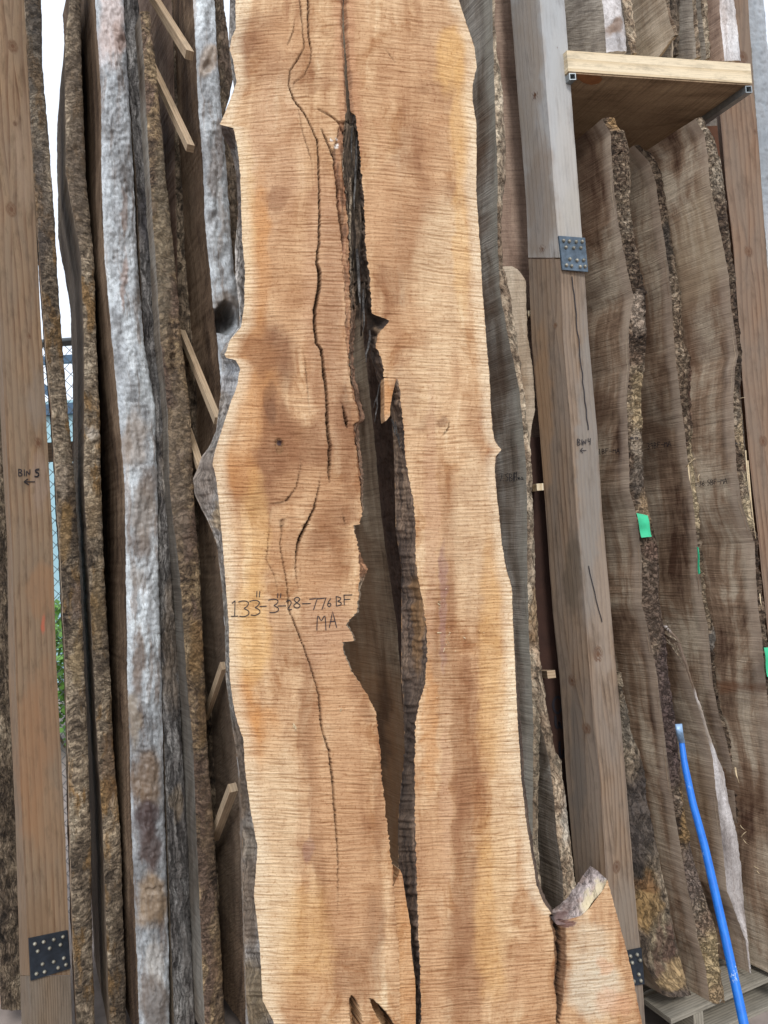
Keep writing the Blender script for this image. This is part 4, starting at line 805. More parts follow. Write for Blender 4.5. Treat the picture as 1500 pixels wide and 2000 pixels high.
# ------------------------------------------------------------------ the big fresh slab
KX, KZ, C0 = .40, .085, 2.06
_L = Vector((-KX, 1, -KZ)).normalized(); NRM = np.array(_L)            # points away from the camera
def SP(px, py, off=0.0):
    r = ray(px, py); t = C0 / (r[..., 1] - KX * r[..., 0] - KZ * r[..., 2])
    return r * t[..., None] + np.array([0, 0, CAMZ]) - NRM * np.asarray(off)[..., None]
T_ = .085
Lo = [(-150, 462), (0, 460), (56, 460), (75, 452), (97, 449), (123, 456), (160, 462), (179, 456), (216, 441), (243, 429), (250, 456), (284, 463), (336, 469), (411, 471), (467, 473), (523, 478), (597, 477), (638, 471), (664, 449), (680, 444), (692, 439), (699, 441), (703, 460), (720, 469), (753, 463), (791, 449), (843, 432), (884, 419), (906, 415), (932, 422), (988, 428), (1063, 435), (1145, 441), (1220, 447), (1328, 449), (1395, 459), (1443, 475), (1507, 479), (1581, 489), (1656, 503), (1749, 496), (1843, 507), (1955, 513), (1997, 535), (2100, 548), (2350, 560)]
LB = [(-150, 449), (0, 449), (75, 447), (120, 450), (179, 458), (216, 446), (236, 431), (262, 434), (290, 449), (336, 461), (411, 465), (440, 463), (480, 459), (540, 460), (597, 467), (638, 468), (664, 448), (690, 430), (705, 434), (735, 433), (775, 430), (810, 426), (842, 422), (872, 409), (895, 392), (920, 384), (935, 377), (965, 380), (995, 394), (1017, 406), (1045, 417), (1063, 423), (1145, 433), (1220, 439), (1328, 441), (1430, 455), (1507, 468), (1581, 472), (1656, 474), (1749, 475), (1843, 478), (1955, 481), (2000, 486), (2350, 510)]
Ro = [(-150, 884), (0, 896), (45, 911), (90, 926), (131, 931), (168, 923), (198, 923), (239, 930), (299, 931), (373, 930), (429, 934), (504, 939), (579, 943), (631, 947), (679, 951), (735, 956), (791, 958), (840, 962), (860, 966), (872, 974), (878, 980), (884, 975), (892, 968), (920, 966), (1000, 974), (1060, 980), (1112, 988), (1148, 1000), (1220, 1002), (1300, 1006), (1344, 1008), (1420, 1012), (1520, 1018), (1608, 1028), (1692, 1042), (1728, 1048), (1760, 1060), (1782, 1076), (1800, 1084), (1830, 1094), (1880, 1098), (1920, 1092), (1960, 1094), (2000, 1090), (2350, 1100)]
HL = [(-150, 668), (0, 671), (56, 671), (112, 674), (168, 677), (215, 679), (224, 674), (261, 672), (330, 670), (373, 675), (448, 682), (522, 684), (600, 686), (660, 684), (700, 683), (735, 686), (783, 696), (809, 704), (822, 704), (828, 694), (850, 695), (884, 700), (940, 706), (996, 708), (1024, 702), (1026, 690), (1040, 692), (1060, 699), (1082, 700), (1104, 701), (1127, 702), (1164, 701), (1194, 698), (1212, 682), (1220, 676), (1242, 689), (1252, 690), (1254, 669), (1276, 671), (1310, 686), (1354, 716), (1391, 735), (1469, 742), (1525, 746), (1619, 757), (1712, 768), (1749, 770), (1787, 772), (1843, 778), (1955, 781), (2000, 781), (2350, 784)]
HR = [(-150, 670), (0, 673), (56, 674), (112, 678), (168, 682), (215, 686), (224, 694), (243, 697), (317, 704), (392, 710), (485, 715), (560, 723), (612, 726), (617, 738), (621, 750), (626, 760), (634, 756), (644, 744), (655, 737), (679, 734), (691, 742), (721, 749), (737, 750), (739, 776), (752, 779), (764, 781), (806, 785), (832, 788), (857, 790), (891, 791), (929, 798), (977, 807), (1033, 812), (1089, 812), (1127, 816), (1175, 826), (1220, 833), (1276, 835), (1328, 831), (1345, 828), (1395, 813), (1469, 810), (1581, 810), (1693, 813), (1805, 817), (1917, 821), (2000, 823), (2350, 830)]
HB = [(-150, 668), (215, 684), (243, 692), (480, 702), (600, 712), (700, 726), (737, 736), (800, 764), (823, 766), (891, 770), (977, 772), (1033, 773), (1108, 784), (1257, 784), (1328, 784), (1357, 787), (1469, 791), (1544, 782), (1600, 778), (1693, 778), (1805, 797), (2000, 808), (2350, 812)]
FR = [(1720, 1187), (1740, 1192), (1812, 1212), (1888, 1232), (2000, 1254), (2350, 1322)]
FLL = [(1719, 1186.5), (1722, 1184), (1735, 1180), (1755, 1165), (1775, 1150), (1788, 1136), (1795, 1112), (1800, 1087), (1801, 1084), (1830, 1094), (1880, 1098), (1920, 1092), (1960, 1094), (2000, 1090), (2350, 1100)]
X4 = lambda L: [(Y_ / 2.679, X_ / 2.679 + 400, w_) for X_, Y_, w_ in L]
X5 = lambda L: [(Y_ / 2.679 + 660, X_ / 2.679 + 400, w_) for X_, Y_, w_ in L]
X6 = lambda L: [(Y_ / 2.679 + 1320, X_ / 2.679 + 440, w_) for X_, Y_, w_ in L]
CRACKS = [
 X4([(540, -300, 1.2), (540, 0, 1.6), (541, 130, 1.6), (545, 210, 1.4), (560, 270, 1), (550, 330, .9), (520, 395, .8), (470, 430, .8), (460, 470, .4)]),
 X4([(495, -300, .8), (495, 0, .9), (510, 130, .9), (520, 250, 1), (480, 320, 1.2), (445, 370, 1.1), (440, 450, 1.2), (470, 530, 1.4), (520, 590, 1.2), (560, 670, 1.2), (590, 740, 1.4), (595, 850, 1.5), (600, 1000, 1.6), (600, 1150, 1.9), (598, 1270, 1.8), (585, 1380, 2.2), (600, 1420, 3.4), (600, 1500, 3.2), (575, 1620, 3), (575, 1720, 2.4), (585, 1795, 2.2)]) +
 X5([(610, 60, 2.2), (620, 150, 2.2), (623, 200, 3.2), (630, 220, 2.2), (640, 330, 2.2), (640, 450, 2.4), (655, 560, 2.8), (650, 700, 2), (655, 760, .6)]),
 X4([(490, 570, .6), (510, 680, .7), (540, 780, .8), (560, 850, .6), (565, 1000, .4)]),
 X5([(605, 700, .4), (600, 780, .9), (570, 900, 1.6), (530, 980, 2.2), (500, 1040, 2.6), (480, 1120, 1.5), (475, 1200, 1), (490, 1330, .5)]),
 X5([(515, 930, .3), (405, 950, .8), (395, 1100, .9), (430, 1280, 1), (440, 1420, 1), (480, 1520, 1.1), (530, 1650, 1.1), (575, 1790, 1.2)]) + X6([(490, 100, 1.4), (505, 280, 1.5), (545, 400, 1.5), (560, 530, 1.6), (580, 800, 1.4), (590, 950, 1.), (590, 1250, .5)]),
 X5([(515, 60, .5), (530, 180, .8), (540, 300, .7), (550, 410, .4)]),
 X5([(505, 620, .5), (498, 700, .8), (480, 780, .9), (430, 850, 1), (380, 866, .8), (345, 870, .5)]),
 X5([(345, 900, .5), (330, 1100, .8), (320, 1160, .7), (365, 1240, .8), (380, 1330, .4)]),
 X4([(590, 570, .8), (650, 600, 1.3), (700, 640, 1.4), (735, 700, 1.6)]),
 X4([(610, 670, 1), (640, 740, 1.6), (660, 790, 2), (678, 840, 1.6), (690, 950, 1.8), (700, 1100, 2), (715, 1200, 2), (722, 1290, 1)]),
 X4([(470, 100, .5), (462, 170, 1), (430, 240, .7)]),
 X4([(940, 250, .4), (970, 290, .8), (1000, 330, .5)]),
 X5([(720, 340, .6), (735, 420, 2.6), (745, 470, .8)]),
 X5([(715, 900, .4), (730, 950, .9), (742, 990, .5)]),
 X5([(1280, 430, .5), (1278, 470, 1.2), (1250, 510, .6)]),
]
HOLES = [([(683, 1953), (687, 1947), (693, 1951), (700, 1965), (706, 1985), (711, 2030), (690, 2030), (684, 1980)], .10), ([(722, 1950), (728, 1952), (738, 1962), (752, 1974), (772, 2005), (780, 2040), (764, 2030), (744, 1996), (728, 1968)], .10),
         ([(538, 862), (543, 857), (550, 858), (555, 868), (552, 884), (546, 888), (540, 882)], .010)]
def inpoly(px, py, poly):
    c = np.zeros(px.shape, bool); j = len(poly) - 1
    for i in range(len(poly)):
        (xi, yi), (xj, yj) = poly[i], poly[j]
        if yi != yj: c ^= ((yi > py) != (yj > py)) & (px < (xj - xi) * (py - yi) / (yj - yi) + xi)
        j = i
    return c
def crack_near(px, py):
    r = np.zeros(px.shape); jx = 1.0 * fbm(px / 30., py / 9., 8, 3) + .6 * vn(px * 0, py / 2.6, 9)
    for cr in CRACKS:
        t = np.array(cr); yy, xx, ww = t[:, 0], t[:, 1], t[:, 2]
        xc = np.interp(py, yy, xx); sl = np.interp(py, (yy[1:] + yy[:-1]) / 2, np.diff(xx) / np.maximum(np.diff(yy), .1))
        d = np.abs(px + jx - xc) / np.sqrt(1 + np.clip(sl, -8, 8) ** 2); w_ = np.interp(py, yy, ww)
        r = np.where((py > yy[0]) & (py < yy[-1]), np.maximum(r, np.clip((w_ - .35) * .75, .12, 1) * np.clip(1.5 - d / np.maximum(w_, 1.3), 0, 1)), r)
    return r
def relief(px, py):
    h = .0006 * fbm(px / 90., py / 60., 5, 3)
    jx = 1.0 * fbm(px / 30., py / 9., 8, 3) + .6 * vn(px * 0, py / 2.6, 9)
    for cr in CRACKS:
        t = np.array(cr); yy, xx, ww = t[:, 0], t[:, 1], t[:, 2]
        ok = (py > yy[0]) & (py < yy[-1])
        xc = np.interp(py, yy, xx); sl = np.interp(py, (yy[1:] + yy[:-1]) / 2, np.diff(xx) / np.maximum(np.diff(yy), .1))
        w_ = np.interp(py, yy, ww); d = np.abs(px + jx - xc) / np.sqrt(1 + np.clip(sl, -8, 8) ** 2)
        h = np.where(ok, h - .030 * np.clip((w_ - .5) / 1.3, .06, 1.3) * np.clip(1.3 - d / np.maximum(w_ * .8, .62), 0, 1) ** .8, h)
    for poly, dp in HOLES:
        m = inpoly(px + 1.6 * vn(px / 5., py / 5., 12), py + 2 * vn(px / 6., py / 6., 13), poly); h = np.where(m, h - dp * (1 + .25 * fbm(px / 8., py / 20., 14, 3)), h)
    # the shallow rotten groove above the split, and ragged loss beside it
    gw = np.interp(py, [-150, 0, 56, 112, 168, 215, 230], [4, 6, 6.5, 7, 8, 10, 10]); d = np.abs(px + 2 * vn(px / 9., py / 8., 21) - (interp(HL, py) + interp(HR, py)) / 2)
    h = np.where(py < 226, h - .013 * (1 - sstep(gw * .3, gw, d)) * (.7 + .5 * fbm(px / 3., py / 26., 22, 3)), h)
    bl = interp(HL, py) - np.interp(py, [215, 290, 420, 600, 660, 700, 900, 1000], [2, 20, 18, 10, 8, 3, 3, 0])
    zone = (py > 235) & (py < 1000) & (px > bl + 2 * vn(px / 9., py / 9., 23)) & (px < interp(HL, py) + 3)
    h = np.where(zone, h - .007 - .006 * fbm(px / 4., py / 22., 24, 4), h)
    # bark seam running down between the board and its flare
    sc = np.interp(py, [1790, 1800, 1830, 1880, 1920, 1960, 2000, 2350], [1082, 1090, 1094, 1096, 1092, 1094, 1090, 1100]); sw = np.interp(py, [1786, 1800, 1830, 1880, 1920, 1960, 2000, 2350], [7, 16, 13, 12, 11, 7, 4, 3])
    d = np.abs(px + 2 * fbm(px / 14., py / 10., 31, 3) - sc)
    h = np.where((py > 1786) & (px > 1040), h - .008 * (1 - sstep(.6 * sw, sw, d)) - .02 * (1 - sstep(.15 * sw, .4 * sw, np.abs(px + 3.5 * fbm(px * 0, py / 9., 32, 3) - sc))), h)
    return h

pale, cream, tan, gold, orange, pink, brown, dk = lin(220, 194, 158), lin(228, 210, 180), lin(192, 151, 113), lin(210, 167, 110), lin(196, 142, 90), lin(192, 154, 122), lin(142, 100, 70), lin(96, 66, 52)
STN = [  # heartwood, sapwood and mineral stains of the face: x, y, rx, ry, colour, strength
 (650, 560, 20, 200, brown, .45), (655, 900, 40, 150, brown, .5), (770, 520, 40, 150, brown, .4), (815, 280, 60, 60, brown, .4), (600, 1060, 60, 40, brown, .5), (660, 1240, 30, 60, brown, .4), (740, 1560, 14, 200, brown, .4), (845, 1240, 14, 160, brown, .45), (700, 1640, 40, 60, brown, .35), (490, 80, 50, 30, brown, .65), (840, 380, 90, 30, brown, .5), (800, 330, 60, 30, brown, .45), (760, 560, 30, 60, brown, .4), (500, 60, 60, 50, brown, .45), (540, 300, 60, 200, pink, .5), (505, 520, 26, 190, orange, .75), (560, 560, 60, 160, tan, .5), (520, 700, 50, 90, brown, .6), (640, 600, 60, 300, pink, .5), (560, 90, 60, 60, tan, .6),
 (545, 130, 90, 36, brown, .35), (620, 160, 50, 26, brown, .4), (540, 390, 30, 20, brown, .5), (480, 440, 18, 200, gold, .6), (700, 60, 26, 160, tan, .4), (880, 120, 36, 70, gold, .8), (870, 180, 60, 30, brown, .35), (900, 240, 22, 120, gold, .6),
 (790, 120, 60, 60, tan, .5), (770, 420, 70, 120, tan, .7), (820, 470, 70, 90, brown, .35), (850, 300, 30, 120, tan, .5), (860, 560, 60, 200, pale, .5), (900, 480, 20, 160, gold, .5), (800, 640, 50, 60, tan, .4), (744, 270, 10, 60, tan, .7),
 (540, 700, 44, 60, dk, .35), (575, 880, 90, 60, brown, .7), (520, 960, 90, 40, brown, .7), (500, 760, 50, 120, orange, .5), (690, 900, 26, 90, brown, .5), (650, 1000, 60, 30, brown, .55), (520, 690, 60, 40, brown, .6), (540, 830, 36, 70, brown, .85), (528, 790, 14, 50, dk, .45), (500, 930, 70, 70, brown, .6), (560, 900, 60, 60, brown, .5), (600, 960, 80, 60, tan, .5), (470, 920, 40, 70, orange, .55), (680, 820, 30, 80, brown, .65), (675, 790, 12, 40, dk, .3), (640, 700, 40, 160, brown, .35),
 (560, 1060, 60, 60, tan, .5), (640, 1080, 50, 70, brown, .5), (620, 1130, 50, 50, tan, .6), (500, 1040, 30, 140, gold, .5), (490, 1240, 40, 120, gold, .7), (480, 1400, 30, 90, orange, .75), (520, 1440, 40, 70, orange, .7), (590, 1260, 60, 70, brown, .35), (640, 1240, 60, 100, pink, .6),
 (600, 1400, 20, 130, brown, .5), (612, 1560, 14, 130, brown, .55), (625, 1700, 14, 80, brown, .5), (700, 1340, 26, 30, brown, .8), (710, 1390, 26, 24, brown, .6), (660, 1500, 60, 260, tan, .65), (540, 1650, 50, 260, pale, .6), (530, 1850, 50, 140, pale, .5), (600, 1850, 60, 140, gold, .4),
 (730, 1800, 22, 70, brown, .7), (724, 1780, 8, 44, dk, .35), (700, 1900, 60, 70, brown, .5), (600, 1950, 50, 60, tan, .5), (690, 1740, 60, 120, tan, .6), (600, 1660, 12, 26, lin(150, 116, 104), .5),
 (840, 830, 36, 20, brown, .45), (868, 832, 12, 12, dk, .4), (820, 760, 60, 80, pale, .4), (842, 1000, 16, 300, pink, .6), (880, 1060, 24, 150, brown, .4), (870, 1250, 26, 160, brown, .5), (866, 1180, 8, 140, lin(150, 116, 110), .5), (920, 1040, 40, 200, pale, .5),
 (840, 1420, 18, 130, orange, .5), (905, 1440, 30, 180, brown, .55), (960, 1300, 30, 260, gold, .5), (870, 1560, 10, 200, pink, .6), (850, 1700, 26, 170, tan, .6), (905, 1700, 26, 260, brown, .55), (900, 1900, 40, 150, brown, .45), (850, 1900, 26, 120, tan, .6), (960, 1780, 40, 200, gold, .5), (985, 1600, 26, 300, pale, .4), (1040, 1900, 40, 120, tan, .5),
 (1080, 1990, 20, 60, tan, .3), (1150, 1850, 50, 60, lin(216, 200, 172), .6), (1160, 1930, 60, 70, lin(206, 192, 168), .8), (1200, 1960, 40, 30, lin(206, 158, 124), .5), (1180, 1890, 22, 22, lin(210, 158, 120), .5), (740, 180, 60, 30, tan, .3)]
def fresh_stain(px, py, shape):
    return blobs(px, py, STN, shape)
def big_face(LT, RT, y0, y1_, cols, mat=0, step=2.0, mb=None):
    n = int((y1_ - y0) / step) + 1; ys = np.linspace(y0, y1_, n)
    jl = .8 * fbm(ys / 9., ys * 0, 41, 4) + .5 * vn(ys / 2.4, ys * 0, 42); jr = .8 * fbm(ys / 9., ys * 0 + 3, 43, 4) + .6 * vn(ys / 2.4, ys * 0, 44)
    kl, kr = (2.6 if LT is HR else 1.), (2.6 if RT is HL else 1.)
    inn_ = sstep(215, 260, ys)
    xl = interp(LT, ys) + jl * (1 + (kl - 1) * inn_); xr = np.maximum(interp(RT, ys) + jr * (1 + (kr - 1) * inn_), xl + .3)
    u = np.linspace(0, 1, cols); px = xl[:, None] * (1 - u) + xr[:, None] * u; py = np.broadcast_to(ys[:, None], px.shape)
    V = SP(px, py, relief(px, py))
    sl = np.interp(py, [0, 500, 900, 1400, 2000], [.10, .07, -.01, -.02, -.035]) * (px - 560) / 300.
    tl = py - (px - 690) * sl
    G = np.stack([px / F_PX * 2.06, -tl / F_PX * 2.06], -1)
    S = fresh_stain(px, py, px.shape)
    # sapwood rim along the outer edges, and rot round the split
    def put(m, c):
        a = S[..., 3]; na = m + a * (1 - m)
        for j in range(3): S[..., j] = (c[j] * m + S[..., j] * a * (1 - m)) / np.maximum(na, 1e-5)
        S[..., 3] = na
    wv = 5 * fbm(px / 40., py / 50., 51, 3)
    d1 = px - interp(Lo, py); put(.6 * (1 - sstep(6, 34, d1 + wv)), cream)
    if RT is Ro: d2 = interp(Ro, py) - px; put(.6 * (1 - sstep(6, 30, d2 + wv)) * (py < 1790), cream)
    rot1, rot2, rot3 = lin(150, 108, 84), lin(92, 68, 52), lin(76, 62, 52)
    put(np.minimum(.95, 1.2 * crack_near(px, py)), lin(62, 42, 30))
    gc = (interp(HL, py) + interp(HR, py)) / 2
    put(.9 * (py < 226) * (1 - sstep(5, 10, np.abs(px - gc) + 3 * vn(px / 7., py / 12., 3))), rot2)
    put(.5 * (py < 300) * (1 - sstep(12, 26, np.abs(px - gc) + 4 * vn(px / 7., py / 22., 5))), lin(188, 142, 108))
    bl = interp(HL, py) - np.interp(py, [215, 290, 420, 600, 660, 700, 900, 1000], [2, 20, 18, 10, 8, 3, 3, 0])
    put(.8 * ((py > 235) & (py < 1000) & (px > bl + 2 * vn(px / 9., py / 9., 23)) & (px < interp(HL, py) + 3)) * (.6 + .4 * vn(px / 4., py / 14., 61)), rot1)
    put(1.0 * ((py > 235) & (py < 640) & (px > bl + 2 * vn(px / 9., py / 9., 23)) & (px < interp(HL, py) + 3)) * sstep(-.1, .2, fbm(px / 5., py / 30., 62, 3)) * .7, rot2)
    put(1.0 * ((py > 268) & (py < 288) & (px > 645) & (px < 662)) * sstep(0, .2, vn(px / 5., py / 5., 63)), lin(232, 228, 222))
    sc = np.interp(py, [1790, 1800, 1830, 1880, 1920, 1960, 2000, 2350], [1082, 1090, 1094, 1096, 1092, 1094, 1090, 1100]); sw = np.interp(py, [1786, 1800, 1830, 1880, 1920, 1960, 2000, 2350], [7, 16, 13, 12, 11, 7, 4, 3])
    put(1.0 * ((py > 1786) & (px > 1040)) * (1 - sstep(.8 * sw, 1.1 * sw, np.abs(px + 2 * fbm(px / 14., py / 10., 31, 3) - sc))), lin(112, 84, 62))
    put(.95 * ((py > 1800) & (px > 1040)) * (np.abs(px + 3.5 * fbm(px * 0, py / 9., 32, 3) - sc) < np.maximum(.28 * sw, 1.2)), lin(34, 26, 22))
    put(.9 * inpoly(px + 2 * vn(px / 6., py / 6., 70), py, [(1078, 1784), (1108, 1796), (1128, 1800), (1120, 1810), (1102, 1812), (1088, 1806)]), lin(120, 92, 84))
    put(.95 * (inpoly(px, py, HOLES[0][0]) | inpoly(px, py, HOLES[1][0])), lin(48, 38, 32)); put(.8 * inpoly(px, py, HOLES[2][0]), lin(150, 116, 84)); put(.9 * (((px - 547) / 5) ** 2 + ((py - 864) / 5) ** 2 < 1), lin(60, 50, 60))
    mb.grid(V, G, S, mat)
    return ys, xl, xr
def edge_wall(mb, ys, xf, xb, bul, rough, lump, seed, cols=12, stains=(), depth=T_):
    n = len(ys); ker = np.ones(21) / 21.; xs_ = np.convolve(np.pad(xf, 10, mode='edge'), ker, 'valid'); xbs = np.convolve(np.pad(xb, 10, mode='edge'), np.ones(7) / 7., 'valid')[7:7 + n] if False else xb
    F0 = SP(xf, ys, np.zeros(n)); F1 = SP(xs_, ys, np.zeros(n))
    # back line: the same board's rear face, seen at the traced spot
    r = ray(xb, ys); t = (C0 + depth * math.sqrt(1 + KX ** 2 + KZ ** 2)) / (r[:, 1] - KX * r[:, 0] - KZ * r[:, 2]); B0 = r * t[:, None] + np.array([0, 0, CAMZ])
    u = np.linspace(0, 1, cols); V = F0[:, None] * (1 - u)[None, :, None] + B0[:, None] * u[None, :, None]
    V = V + ((F1 - F0)[:, None] * (1 - u)[None, :, None]) * (1 - np.exp(-u / .10))[None, :, None]
    d = B0 - F1; side = np.cross(d, [0, 0, 1.]); side /= np.linalg.norm(side, axis=1)[:, None]
    pxs = xf[:, None] + (xb - xf)[:, None] * u + u * 30; pys = np.broadcast_to(ys[:, None], pxs.shape)
    prof = np.sqrt(np.clip(1 - (2 * u - 1) ** 2, 0, 1))[None, :]
    h = bul * prof + rough * prof ** .6 * (1.4 * fbm(pxs / lump, pys / (lump * 1.4), seed, 5) + .5 * vn(pxs / 4., pys / 5., seed + 1))
    V = V + side[:, None, :] * h[..., None]
    G = np.stack([np.broadcast_to(u * depth, (n, cols)) + seed, -pys / F_PX * 2.06 + seed], -1)
    S = blobs(np.broadcast_to((xf[:, None] * (1 - u) + xb[:, None] * u), pxs.shape), pys, stains, pxs.shape) if stains else None
    mb.grid(V, G, S)
    return B0

s = NT('fresh_curly_maple'); g = s.guv()
wv = s.n('ShaderNodeTexNoise'); wv.inputs['Scale'].default_value = 5.; wv.inputs['Detail'].default_value = 3; s.l(g, wv.inputs[0])
wrp = s.vm('SUBTRACT', wv.outputs['Color'], (.5, .5, .5))
gw = s.vm('ADD', g, s.vm('MULTIPLY', wrp, (.03, .016, 0)))
big = s.noise(s.vm('ADD', g, s.vm('MULTIPLY', wrp, (.10, .2, 0))), (8, 2.4, 1), 5, .6, .5)
strk = s.noise(s.vm('ADD', g, s.vm('MULTIPLY', wrp, (.06, .0, 0))), (34, 1.3, 1), 4, .6)
c = s.ramp(s.ma('ADD', s.ma('MULTIPLY', big, .6), s.ma('MULTIPLY', strk, .4)), [(.36, lin(162, 118, 84)), (.47, lin(190, 151, 113)), (.56, lin(208, 173, 134)), (.66, lin(224, 200, 164))])
mot = s.noise(s.vm('ADD', g, s.vm('MULTIPLY', wrp, (.05, .08, 0))), (11, 7, 3), 6, .68, .6)
c = s.mix(1.0, c, s.ramp(mot, [(.38, (.74, .62, .52, 1)), (.47, (.96, .94, .92, 1)), (.52, (1, 1, 1, 1)), (.66, (1.04, 1.06, 1.08, 1))]), 'MULTIPLY')
hv = s.ramp(s.noise(g, (4.5, 1.8, 12), 4, .6, .5), [(.44, 0.), (.62, 1.)]); c = s.mix(s.ma('MULTIPLY', hv, .6), c, s.mix(1.0, c, (1.05, 1.10, 1.16, 1), 'MULTIPLY'))
rag = s.noise(gw, (26, 14, 1), 6, .72)
c = s.stain(c, rag)
l1 = s.noise(gw, (8, 126, 1), 4, .6, .15)
sy = s.n('ShaderNodeSeparateXYZ'); s.l(gw, sy.inputs[0])
ph = s.ma('ADD', s.ma('MULTIPLY', sy.outputs[1], 560.), s.ma('MULTIPLY', s.noise(g, (5, 9, 1), 4, .6), 20.))
l1 = s.ma('ADD', s.ma('MULTIPLY', l1, .84), s.ma('MULTIPLY', s.ma('ADD', s.ma('MULTIPLY', s.ma('SINE', ph), .5), .5), .16))
l2 = s.noise(gw, (15, 210, 1), 3, .6, .2)
l3 = s.noise(g, (60, 420, 1), 2, .6)
msk = s.ramp(s.noise(g, (6, 4, 9), 3), [(.3, .35), (.6, 1.)])
c1 = s.mix(1.0, c, s.ramp(l1, [(.28, (.56, .45, .36, 1)), (.41, (.84, .79, .74, 1)), (.52, (1, 1, 1, 1)), (.70, (1.10, 1.13, 1.15, 1))]), 'MULTIPLY'); c = s.mix(msk, c, c1)
c = s.mix(1.0, c, s.ramp(l2, [(.3, (.72, .64, .58, 1)), (.5, (1, 1, 1, 1)), (.7, (1.07, 1.07, 1.07, 1))]), 'MULTIPLY')
c = s.mix(1.0, c, s.ramp(s.noise(gw, (150, 110, 1), 4, .75), [(.34, (.70, .58, .50, 1)), (.47, (1, 1, 1, 1))]), 'MULTIPLY')
hh = s.ma('ADD', s.ma('ADD', s.ma('MULTIPLY', l1, 1.1), s.ma('MULTIPLY', l2, .7)), s.ma('MULTIPLY', s.noise(g, (200, 120, 1), 3, .7), .35))
M['fresh'] = s.done(c, .78, hh, .6, .006, .2)

bs_ = empty('curly_maple_plank', SP(np.array(850.), np.array(2330.)), 'huge freshly sawn curly maple slab, split down its middle, leaning in front of the rack', 'wood slab')
mb = MB()
YT, YB = -120, 2330
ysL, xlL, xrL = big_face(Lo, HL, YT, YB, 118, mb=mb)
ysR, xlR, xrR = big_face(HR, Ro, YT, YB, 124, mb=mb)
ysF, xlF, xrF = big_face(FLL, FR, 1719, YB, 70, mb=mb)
# rear and far side of each leaf so the board is solid
def backs(ys, xl, xr):
    n = len(ys); k = T_ * math.sqrt(1 + KX ** 2 + KZ ** 2)
    def bp(x):
        r = ray(x, ys); t = (C0 + k) / (r[:, 1] - KX * r[:, 0] - KZ * r[:, 2]); return r * t[:, None] + np.array([0, 0, CAMZ])
    return bp(xl), bp(xr)
for ys, xl, xr in ((ysL, np.maximum(interp(LB, ysL), 0), xrL - 26), (ysR, interp(HB, ysR), xrR - 14), (ysF, xlF - 20, xrF - 22)):
    A_, B_ = backs(ys, xl, xr); u = np.linspace(0, 1, 4); V = A_[:, None] * (1 - u)[None, :, None] + B_[:, None] * u[None, :, None]
    mb.grid(V, np.stack([V[..., 0], V[..., 2]], -1), flip=True)
mb.build('board', M['fresh'], bs_)
# live edge on the left
mb = MB(); edge_wall(mb, ysL, xlL, interp(LB, ysL) + .6 * fbm(ysL / 7., ysL * 0, 66, 3), .006, .007, 16, 81, 16,
   [(452, 90, 14, 130, lin(190, 184, 176), .6), (445, 262, 22, 34, lin(84, 64, 52), .95), (466, 380, 12, 70, lin(120, 104, 92), .7), (450, 735, 26, 40, lin(206, 210, 214), .7), (445, 760, 14, 40, lin(150, 140, 132), .5), (428, 840, 16, 40, lin(160, 156, 150), .5), (400, 940, 36, 60, lin(134, 120, 108), .8), (418, 900, 12, 30, lin(110, 94, 82), .7), (424, 1010, 14, 26, lin(196, 168, 128), .7),
    (440, 1300, 20, 200, lin(140, 134, 124), .7), (470, 1500, 30, 120, lin(110, 92, 74), .8), (485, 1640, 26, 40, lin(150, 136, 118), .7), (485, 1760, 26, 100, lin(128, 110, 92), .8), (495, 1950, 40, 80, lin(142, 122, 92), .8)])
mb.build('live_edge', M['bark_edge'], bs_)
# thin bark rim on the right and the flare's outer side
mb = MB(); m_ = ysR < 1790
edge_wall(mb, ysR[m_], xrR[m_], interp([(-150, -8), (1300, -4), (1344, 4), (1700, 5), (1760, 7), (1790, 4)], ysR[m_]) + xrR[m_], .003, .004, 9, 91, 8)
edge_wall(mb, ysF, xrF, xrF - 20, .002, .002, 9, 95, 8)
mb.build('live_edge', M['bark_purple'], bs_)
# walls of the split: decayed wood on the left, dark bark on the right
mb = MB(); off = np.interp(ysL, [200, 240, 560, 820, 900, 1000, 1030, 1080, 1110, 1150, 1240, 1300, 1400, 2000], [0, 2, 8, 7, 5, 2, 0, 2, 15, 4, 3, 2, -4, -6]) + 1.5 * fbm(ysL / 8., ysL * 0, 68, 4)
m2 = ysL > 222
edge_wall(mb, ysL[m2], xrL[m2], (xrL + off)[m2], -.004, .004, 7, 101, 10, depth=.05, stains=[(690, 800, 60, 260, lin(150, 112, 88), .7), (712, 1110, 20, 30, lin(196, 142, 104), .8), (680, 1240, 30, 20, lin(120, 92, 72), .6)])
mb.build('split_wall', M['bark_pale'], bs_)
mb = MB(); m3 = ysR > 222
edge_wall(mb, ysR[m3], xlR[m3], (interp(HB, ysR) + 1.4 * fbm(ysR / 9., ysR * 0, 69, 4))[m3], -.002, .007, 9, 111, 16, stains=[(720, 420, 60, 300, lin(96, 80, 66), .6), (745, 655, 10, 20, lin(170, 140, 108), .6), (752, 626, 12, 14, lin(50, 40, 34), .9), (820, 1200, 14, 120, lin(150, 112, 70), .6), (800, 1500, 14, 200, lin(96, 82, 72), .5)])
mb.build('bark_inclusion', M['bark_purple'], bs_)
